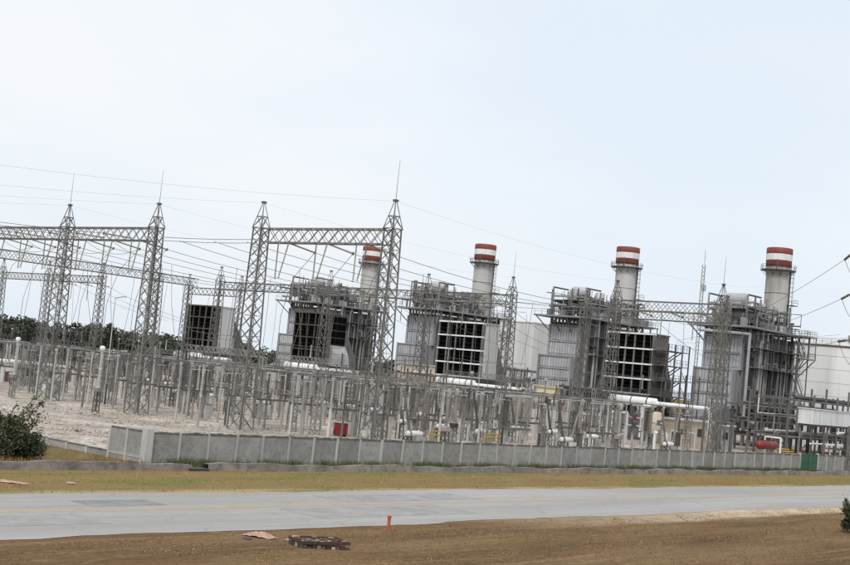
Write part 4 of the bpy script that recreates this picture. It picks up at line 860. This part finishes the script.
t = thing('blue_pump_skid', 'blue pump skid at the right edge behind the wall', 'pump', (224, 88, YZ)); MB().box(0, 3, -1, 1, -.3, .5).obj('base', 'conc', t); MB().lathe([(.1, 0), (.7, .2), (.8, 1.6), (.5, 2.6), (.1, 2.7)], 14, (0.2, 0, 1.6), 'x').obj('motor', 'blue', t); MB().box(.6, 2.4, -.5, .5, .5, 1.2).obj('mount', 'steel', t); vdrum(.6, 1.2, 3.2, 3.4, 0, 12).obj('casing', 'blue', t); MB().tube((3.4, 0, -.3), (3.4, 0, 1.2), .3, 8).obj('support', 'steel', t)
t = thing('yellow_skid', 'orange yellow pipe skid left of the red tank', 'pipe', (196.5, 88.5, YZ))
for k in range(3): MB().path([(0, k*.8, .9+.3*k), (5.5, k*.8, .9+.3*k), (5.5, k*.8, -.3)], .13, 8).obj('pipe', 'yellow', t)
for x in (.4, 4.6): MB().box(x-.1, x+.1, -.2, 1.8, -.3, .75).obj('support', 'galv', t)
for k, (u, n) in enumerate(sorted(((112.5, 84.6), (103.5, 84.8)), key=side)):
    t = thing('yellow_guard_rail', f'low yellow guard rail behind the wall, {ORD[k]} from the left', 'railing', (u, n, YZ), 0, 'yellow guard rails')
    for x in (0, 1.2, 2.4): MB().box(x-.05, x+.05, -.05, .05, -.3, 2.35).obj('post', 'yellow', t)
    for z in (1.9, 2.3): MB().tube((0, 0, z), (2.4, 0, z), .06, 6).obj('rail', 'yellow', t)
# radio mast
t = thing('radio_mast', 'thin lattice radio mast rising left of the right boiler', 'mast', (198, 105.9, YZ)); b = MB(); c = [(math.cos(k*2.094)*.32, math.sin(k*2.094)*.32) for k in range(3)]
for k in range(3):
    MB().tube((*c[k], 0), (*c[k], 31), .05, 5).obj('leg', 'galv', t)
    for j in range(44): q = c[(k+1) % 3]; brace(b, (*(c[k] if j % 2 else q), j*.7), (*(q if j % 2 else c[k]), j*.7+.7), .03)
b.obj('bracing', 'galv', t); MB().tube((0, 0, 31), (0, 0, 33.5), .04).obj('aerial', 'galv', t); MB().box(-.5, .5, -.5, .5, -.5, .02).obj('footing', 'conc', t)
for z in (22, 26.5): MB().box(-.1, .9, -.2, .2, z, z+1.1).obj('antenna', 'offwhite', t)
# yellow crane-like gantry hoist behind
t = thing('gantry_hoist', 'yellow travelling hoist between the two right boilers', 'hoist', (236, 140, YZ))
MB().box(-.4, .4, -5, 5, 9.6, 10.8).obj('girder', 'yellow', t)
for y in (-4.6, 4.6): MB().box(-.3, .3, y-.3, y+.3, -.3, 9.6).obj('leg', 'yellow', t)
MB().box(-.7, .7, -.8, .8, 10.8, 11.6).obj('trolley', 'steeld', t)
# line of medium detail along the plant front: small valves, skids and bollard posts
rnd = random.Random(5); spots = sorted([(rnd.uniform(174, 187), rnd.uniform(90, 215)) for _ in range(39)], key=side)
for k, (u, n) in enumerate(spots):
    t = thing('pipe_stanchion', f'small pipe stanchion with valve in front of the plant, {ORD[k]} from the left', 'pipe', (u, n, YZ), rnd.choice((0, R(90))), 'pipe stanchions before the plant')
    h = rnd.uniform(2, 5.5); m = rnd.choice(('white', 'alu', 'galv', 'offwhite', 'steel')); w = rnd.uniform(1.5, 5)
    MB().path([(0, 0, -.3), (0, 0, h), (w, 0, h), (w, 0, -.3)], rnd.choice((.12, .18, .26)), 8).obj('pipe', m, t); MB().box(w*.4, w*.4+.5, -.3, .3, h-.35, h+.5).obj('valve', rnd.choice(('steel', 'redtank', 'galv', 'galv')), t)

# ---------------------------------------------------------------- line tower off the right edge, with strain strings in view
t = thing('line_tower', 'steel line tower just beyond the right edge', 'lattice tower', (191.5, 73.2, 0))
b = MB()
for sx in (-1, 1):
    for sy in (-1, 1): MB().tube((sx*2.2, sy*2.2, -.3), (sx*.5, sy*.5, 36), .13, 4).obj('leg', 'galv', t)
for j in range(16):
    z0, z1 = j*2.25, (j+1)*2.25; h0, h1 = 2.2-1.7*z0/36, 2.2-1.7*z1/36
    for s in (-1, 1): brace(b, (s*h0, -h0, z0), (s*h1, h1, z1), .06); brace(b, (s*h0, h0, z0), (s*h1, -h1, z1), .06); brace(b, (-h0, s*h0, z0), (h1, s*h1, z1), .06); brace(b, (h0, s*h0, z0), (-h1, s*h1, z1), .06)
b.obj('bracing', 'galv', t)
ends = []
for k, z in enumerate((32.3, 26.1, 19.3)):
    b = MB(); tip = (-4.6, 2.6, z); 
    for q in ((-.7, .7), (-.7, -.3)): b.tube((*q, z-.6), tip, .08, 4); b.tube((*q, z+.9), tip, .07, 4)
    b.obj('cross_arm', 'galv', t)
    A = Vector((191.5-4.6, 73.2+2.6, z)); nm = ('top', 'middle', 'lowest')[k]
    far = Vector((330, 183.5, (24.6, 24.2, 23.8)[k])); d = (far-A).normalized(); d.z -= (.1, .08, .04)[k]; d.normalize()
    hang(A, d, f'dark strain insulator string at the right edge, {nm} of three', 4.2, SD, 'strain strings at the right edge')
    back = Vector((.72, -.6, -.5)).normalized(); hang(A, back, f'strain insulator string beyond the right edge, {nm} of three', 4.2, SH, 'strain strings at the right edge')
    e = A+d*4.2; wire(e, far, 2.5, f'thick conductor sweeping left from the right edge, {nm} of three', .035, 24, group='line conductors at the right edge')
    e2 = A+back*4.2; wire(e, e2, 0, f'jumper loop hanging at the right edge, {nm} of three', .04, name='jumper', group='jumper loops at the right edge', pts=cat(e, e2, 2.6, 12))
    wire(e2, e2+Vector((120, -90, 4)), 5, f'conductor leaving beyond the right edge, {nm} of three', .04, 12, group='line conductors at the right edge')

# ---------------------------------------------------------------- vegetation
def cloud(pts, size, name, material, parent=None, jit=.5, flat=0.0, tint=None, aspect=1.0):
    """random leaf faces at the given points"""
    pts = np.asarray(pts, float); n = len(pts); a = rng.normal(size=(n, 3)); a[:, 2] *= (1-flat); a /= np.linalg.norm(a, axis=1)[:, None]
    b = np.cross(a, rng.normal(size=(n, 3))); b /= np.linalg.norm(b, axis=1)[:, None]; s = size*(1+jit*rng.uniform(-1, 1, n))[:, None]
    v = np.stack([pts-a*s*aspect, pts+b*s*.55, pts+a*s*aspect, pts-b*s*.55], 1).reshape(-1, 3)
    me = bpy.data.meshes.new(name); me.vertices.add(4*n); me.vertices.foreach_set('co', v.ravel()); me.loops.add(4*n); me.loops.foreach_set('vertex_index', np.arange(4*n, dtype=np.int32))
    me.polygons.add(n); me.polygons.foreach_set('loop_start', np.arange(0, 4*n, 4, dtype=np.int32)); me.polygons.foreach_set('loop_total', np.full(n, 4, np.int32))
    at = me.attributes.new('tint', 'FLOAT', 'FACE'); at.data.foreach_set('value', (rng.uniform(0, 1, n) if tint is None else np.clip(tint, 0, 1)).astype(np.float32))
    me.update(calc_edges=True); me.materials.append(M[material]); return link(name, me, parent)
def blob_pts(c, r, n, shell=.45):
    d = rng.normal(size=(n, 3)); d /= np.linalg.norm(d, axis=1)[:, None]; q = (shell+(1-shell)*rng.uniform(0, 1, n)**.5)[:, None]; return np.array(c)+d*q*np.array(r)
def shrub(label, u, n, z, rad, h, count, leaf, seed):
    t = thing('shrub', label, 'shrub', (u, n, z)); r = random.Random(seed); pts = []; tints = []; b = MB()
    for k in range(26):
        a = r.uniform(0, 6.28); q = rad*math.sqrt(r.random())*.85; hh = h*(1-.55*(q/rad)**2)*r.uniform(.45, 1.0); c = (q*math.cos(a), q*math.sin(a), hh*.82); rr = rad*r.uniform(.22, .36)
        p = blob_pts(c, (rr, rr, rr*.85), count//26, .2); pts.append(p); tints.append(np.full(len(p), r.uniform(.1, .75))+rng.normal(0, .2, len(p)))
        b.path([(c[0]*.15, c[1]*.15, -.2), (c[0]*.6, c[1]*.6, hh*.4), c], .05, 5)
    for k in range(44):           # long shoots sticking out of the outline
        a = r.uniform(0, 6.28); e = (rad*1.05*math.cos(a), rad*1.05*math.sin(a), h*r.uniform(.5, 1.12)); b.path([(e[0]*.5, e[1]*.5, e[2]*.55), e], .02, 4)
        m = 60; f = rng.uniform(.4, 1.0, m)[:, None]; p = np.array(e)*f+rng.normal(0, .12, (m, 3)); pts.append(p); tints.append(rng.uniform(.2, .9, m))
    b.obj('stems', 'bark', t); p = np.concatenate(pts); tn = np.concatenate(tints); k = p[:, 2] > .02; cloud(p[k], leaf, 'foliage', 'leaf', t, tint=tn[k]); return t
shrub('big dark green bush at the left edge before the gravel', 48.9, 78.9, -.9, 3.7, 4.7, 30000, .11, 3)
shrub('small dark bush at the right edge on the near roadside', 93.9, 35.9, 0, 1.3, 2.2, 5200, .1, 8)
# far wood beyond the plant
pts = []; tn = []; b = MB()
for k in range(330):
    u = rng.uniform(120, 900) if k > 150 else rng.uniform(170, 360); n = rng.uniform(385, 470)+max(0, (u-330))*.35; h = rng.uniform(11, 16); rr = rng.uniform(3, 5.5)
    base = rng.uniform(.0, .9)
    for j in range(8):
        c = (u+rng.normal(0, rr*.5), n+rng.normal(0, rr*.45), h*rng.uniform(.12, .85)); p = blob_pts(c, (rr*.7, rr*.6, rr*.55), 60, .3); pts.append(p); tn.append(base+rng.normal(0, .2, 60))
    b.tube((u, n, -.3), (u, n, h*.7), .25, 5, .1)
t = cloud(np.concatenate(pts), .62, 'far_wood', 'wood', tint=np.concatenate(tn)); tag(t, 'dark low wood along the horizon at the left', 'trees', kind='stuff'); b.obj('trunks', 'bark', t)
def tufts(name, label, n, xr, yr, hr, material, mask=None, spreadz=gz, cat='grass'):
    x = rng.uniform(*xr, n); y = rng.uniform(*yr, n)
    if mask is not None: k = mask(x, y); x, y = x[k], y[k]
    n = len(x); pts = []; z0 = np.array([spreadz(a, c) for a, c in zip(x, y)]); m = 4
    v = np.zeros((n*m, 3, 3)); h = rng.uniform(*hr, n*m); X = np.repeat(x, m)+rng.normal(0, .05, n*m); Y = np.repeat(y, m)+rng.normal(0, .05, n*m); Z = np.repeat(z0, m)-.02; a = rng.uniform(0, 6.28, n*m); w = rng.uniform(.012, .03, n*m)
    v[:, 0] = np.stack([X-np.cos(a)*w, Y-np.sin(a)*w, Z], 1); v[:, 1] = np.stack([X+np.cos(a)*w, Y+np.sin(a)*w, Z], 1); v[:, 2] = np.stack([X+rng.normal(0, .5, n*m)*h, Y+rng.normal(0, .5, n*m)*h, Z+h], 1)
    N = n*m; me = bpy.data.meshes.new(name); me.vertices.add(3*N); me.vertices.foreach_set('co', v.ravel()); me.loops.add(3*N); me.loops.foreach_set('vertex_index', np.arange(3*N, dtype=np.int32)); me.polygons.add(N); me.polygons.foreach_set('loop_start', np.arange(0, 3*N, 3, dtype=np.int32)); me.polygons.foreach_set('loop_total', np.full(N, 3, np.int32))
    at = me.attributes.new('tint', 'FLOAT', 'FACE'); at.data.foreach_set('value', np.repeat(rng.uniform(0, 1, n), m).astype(np.float32)); me.update(calc_edges=True); me.materials.append(M[material])
    return tag(link(name, me), label, cat, kind='stuff')
def clumps(sc, th):
    ph = rng.uniform(0, 6.28, 6)
    def f(x, y): return (np.sin(x*sc+ph[0])+np.sin(y*sc*2.1+ph[1])+np.sin((x*.7+y)*sc*1.7+ph[2])+np.sin((x-y*1.3)*sc*2.9+ph[3])+rng.normal(0, .8, len(x))) > th
    return f
tufts('dry_grass', 'short dry brown grass on the near roadside', 42000, (28, 130), (27, 46.6), (.02, .09), 'dry', clumps(.5, .2))
tufts('green_grass', 'greener low grass patches on the near roadside', 16000, (28, 130), (27, 46.6), (.02, .09), 'green_blade', clumps(.35, 1.0))
tufts('grass_clumps', 'taller straw clumps scattered over the near roadside', 2600, (30, 130), (27, 46.4), (.1, .26), 'dry', clumps(.8, 1.6))
tufts('verge_clumps', 'taller straw clumps along the far verge and road edge', 3000, (30, 190), (60.5, 70.7), (.1, .24), 'olive', clumps(.8, 1.3))
tufts('verge_grass', 'short yellowish grass on the verge beyond the road', 34000, (30, 190), (60.6, 70.8), (.02, .08), 'olive', clumps(.45, 0))
tufts('dry_weeds', 'orange dry weeds under the big bush at the left', 5200, (36, 60), (72, 80), (.25, .85), 'rusty', lambda x, y: (x < 56+rng.normal(0, 1.2, len(x))) & (x+y*.2 < 75))
tufts('wall_weeds', 'green weeds along the foot of the grey wall', 15000, (50, 176), (72.3, 75.5), (.15, .75), 'weed', clumps(.7, .5))
rk = MB(); rr = random.Random(77)
for k in range(3600):
    x = rr.uniform(60.8, 112) if k % 3 else rr.uniform(60.8, 75); y = rr.uniform(76.5, 140) if k % 3 else rr.uniform(78, 100); q = rr.uniform(.05, .2)*(1.8 if rr.random() < .06 else 1); z = YZ-.05+.5*sst(76.5,80,y)*sst(98,86,y)*sst(100,84,x)*sst(60.7,64,x)
    j = [rr.uniform(.6, 1.3)*q for _ in range(6)]
    rk.add([(x+j[0],y,z+q*.3),(x-j[1],y,z+q*.3),(x,y+j[2],z+q*.3),(x,y-j[3],z+q*.3),(x+rr.uniform(-.3,.3)*q,y,z+j[4]),(x,y,z-.05)], [(0,2,4),(2,1,4),(1,3,4),(3,0,4),(2,0,5),(1,2,5),(3,1,5),(0,3,5)])
M['stone'] = mat('loose_stone', (.3, .26, .225), .95, .45, 1.7, 0, (.5, .46, .42), .8)
tag(rk.obj('loose_stones', 'stone'), 'loose stones scattered over the pale gravel at the left', 'stones', kind='stuff')
tufts('gravel_weeds', 'sparse yellow weeds on the gravel yard', 1800, (62, 110), (84, 130), (.1, .4), 'olive', clumps(.3, 1.4), lambda x, y: YZ+.1)

# ---------------------------------------------------------------- roadside litter
t = thing('dumped_bed_frame', 'low dark edged slab heaped with burnt rubbish on the brown grass', 'rubbish', (44.0, 42.0, 0), R(-22))
L2, W2 = 1.5, 1.0; t.scale = (.8, .8, .85)
for y in (-W2, W2): MB().box(-L2, L2, y-.06, y+.06, .3, .46).obj('rail', 'darkwood', t)
for x in (-L2, L2): MB().box(x-.06, x+.06, -W2+.061, W2-.061, .3, .455).obj('rail', 'darkwood', t)
MB().box(-L2+.062, L2-.062, -W2+.062, W2-.062, .3, .38).obj('board', 'trash', t)
for k in range(10):
    x = -L2+.15+k*.3; h = random.uniform(.18, .3); MB().box(x-.12, x+.12, -W2-.04, -W2+.03, -.05, h).obj('side_board', random.choice(('paleboard', 'trash', 'trash', 'darkwood', 'clod')), t)
for k in range(6): y = -W2+.15+k*.33; MB().box(-L2-.04, -L2+.03, y-.13, y+.13, -.05, random.uniform(.2, .29)).obj('side_board', random.choice(('paleboard', 'trash', 'darkwood')), t)
for k in range(38):
    b = MB(); x, y = random.uniform(-1.3, 1.3), random.uniform(-.85, .85); s = random.uniform(.06, .2); q = [Vector((random.uniform(-1, 1), random.uniform(-1, 1), random.uniform(.3, 1)))*s for _ in range(8)]
    v = [(sx*s+random.uniform(-.4, .4)*s, sy*s*.7+random.uniform(-.4, .4)*s, sz*s*.6+random.uniform(-.2, .2)*s) for sz in (0, 1) for sx, sy in ((-1,-1),(1,-1),(1,1),(-1,1))]
    b.add([(a+x, c+y, d+.37) for a, c, d in v], [(3,2,1,0),(4,5,6,7),(0,1,5,4),(1,2,6,5),(2,3,7,6),(3,0,4,7)]); b.obj('scrap', random.choice(('trash', 'darkwood', 'paleboard', 'clod', 'trash', 'pink')), t)
def crumple(name, label, u, n, rx, ry, h, material, seed):
    r = random.Random(seed); b = MB(); k = 9; v = []
    for j in range(k):
        for i in range(k): x, y = (i/(k-1)*2-1), (j/(k-1)*2-1); v.append((x*rx+r.uniform(-.1, .1)*rx, y*ry+r.uniform(-.1, .1)*ry, .03+h*max(0, 1-x*x*.8)*max(0, 1-y*y*.8)*r.uniform(.2, 1)))
    b.add(v, [(j*k+i, j*k+i+1, (j+1)*k+i+1, (j+1)*k+i) for j in range(k-1) for i in range(k-1)]); o = b.obj(name, material, None, (u, n, gz(u, n))); o.rotation_euler.z = r.uniform(0, 3)
    return tag(o, label, 'rubbish', 'roadside litter')
crumple('crumpled_sheet', 'crumpled pink sheet left of the dumped slab', 43.3, 45.2, .75, .42, .3, 'pink', 1); crumple('dark_rag', 'dark rag beside the crumpled pink sheet', 42.2, 44.9, .35, .2, .12, 'trash', 2)
crumple('white_scrap', 'small white scrap between pink sheet and dumped slab', 44.0, 43.9, .3, .14, .1, 'paleboard', 3); crumple('dumped_board', 'reddish flat board on the verge at the left edge', 42.4, 65.2, 1.2, .35, .15, 'pink', 4)
crumple('pale_scrap', 'pale yellow scrap on the verge near the left edge', 46.2, 64.6, .4, .25, .12, 'paleboard', 5)
t = thing('marker_post', 'short rusty orange marker post on the near roadside', 'post', (52.7, 45.4, 0), R(20)); MB().box(-.085, .085, -.06, .06, -.3, .66).obj('shaft', 'orange', t); MB().box(-.12, .12, -.07, .07, .66, .78).obj('head', 'orange', t)
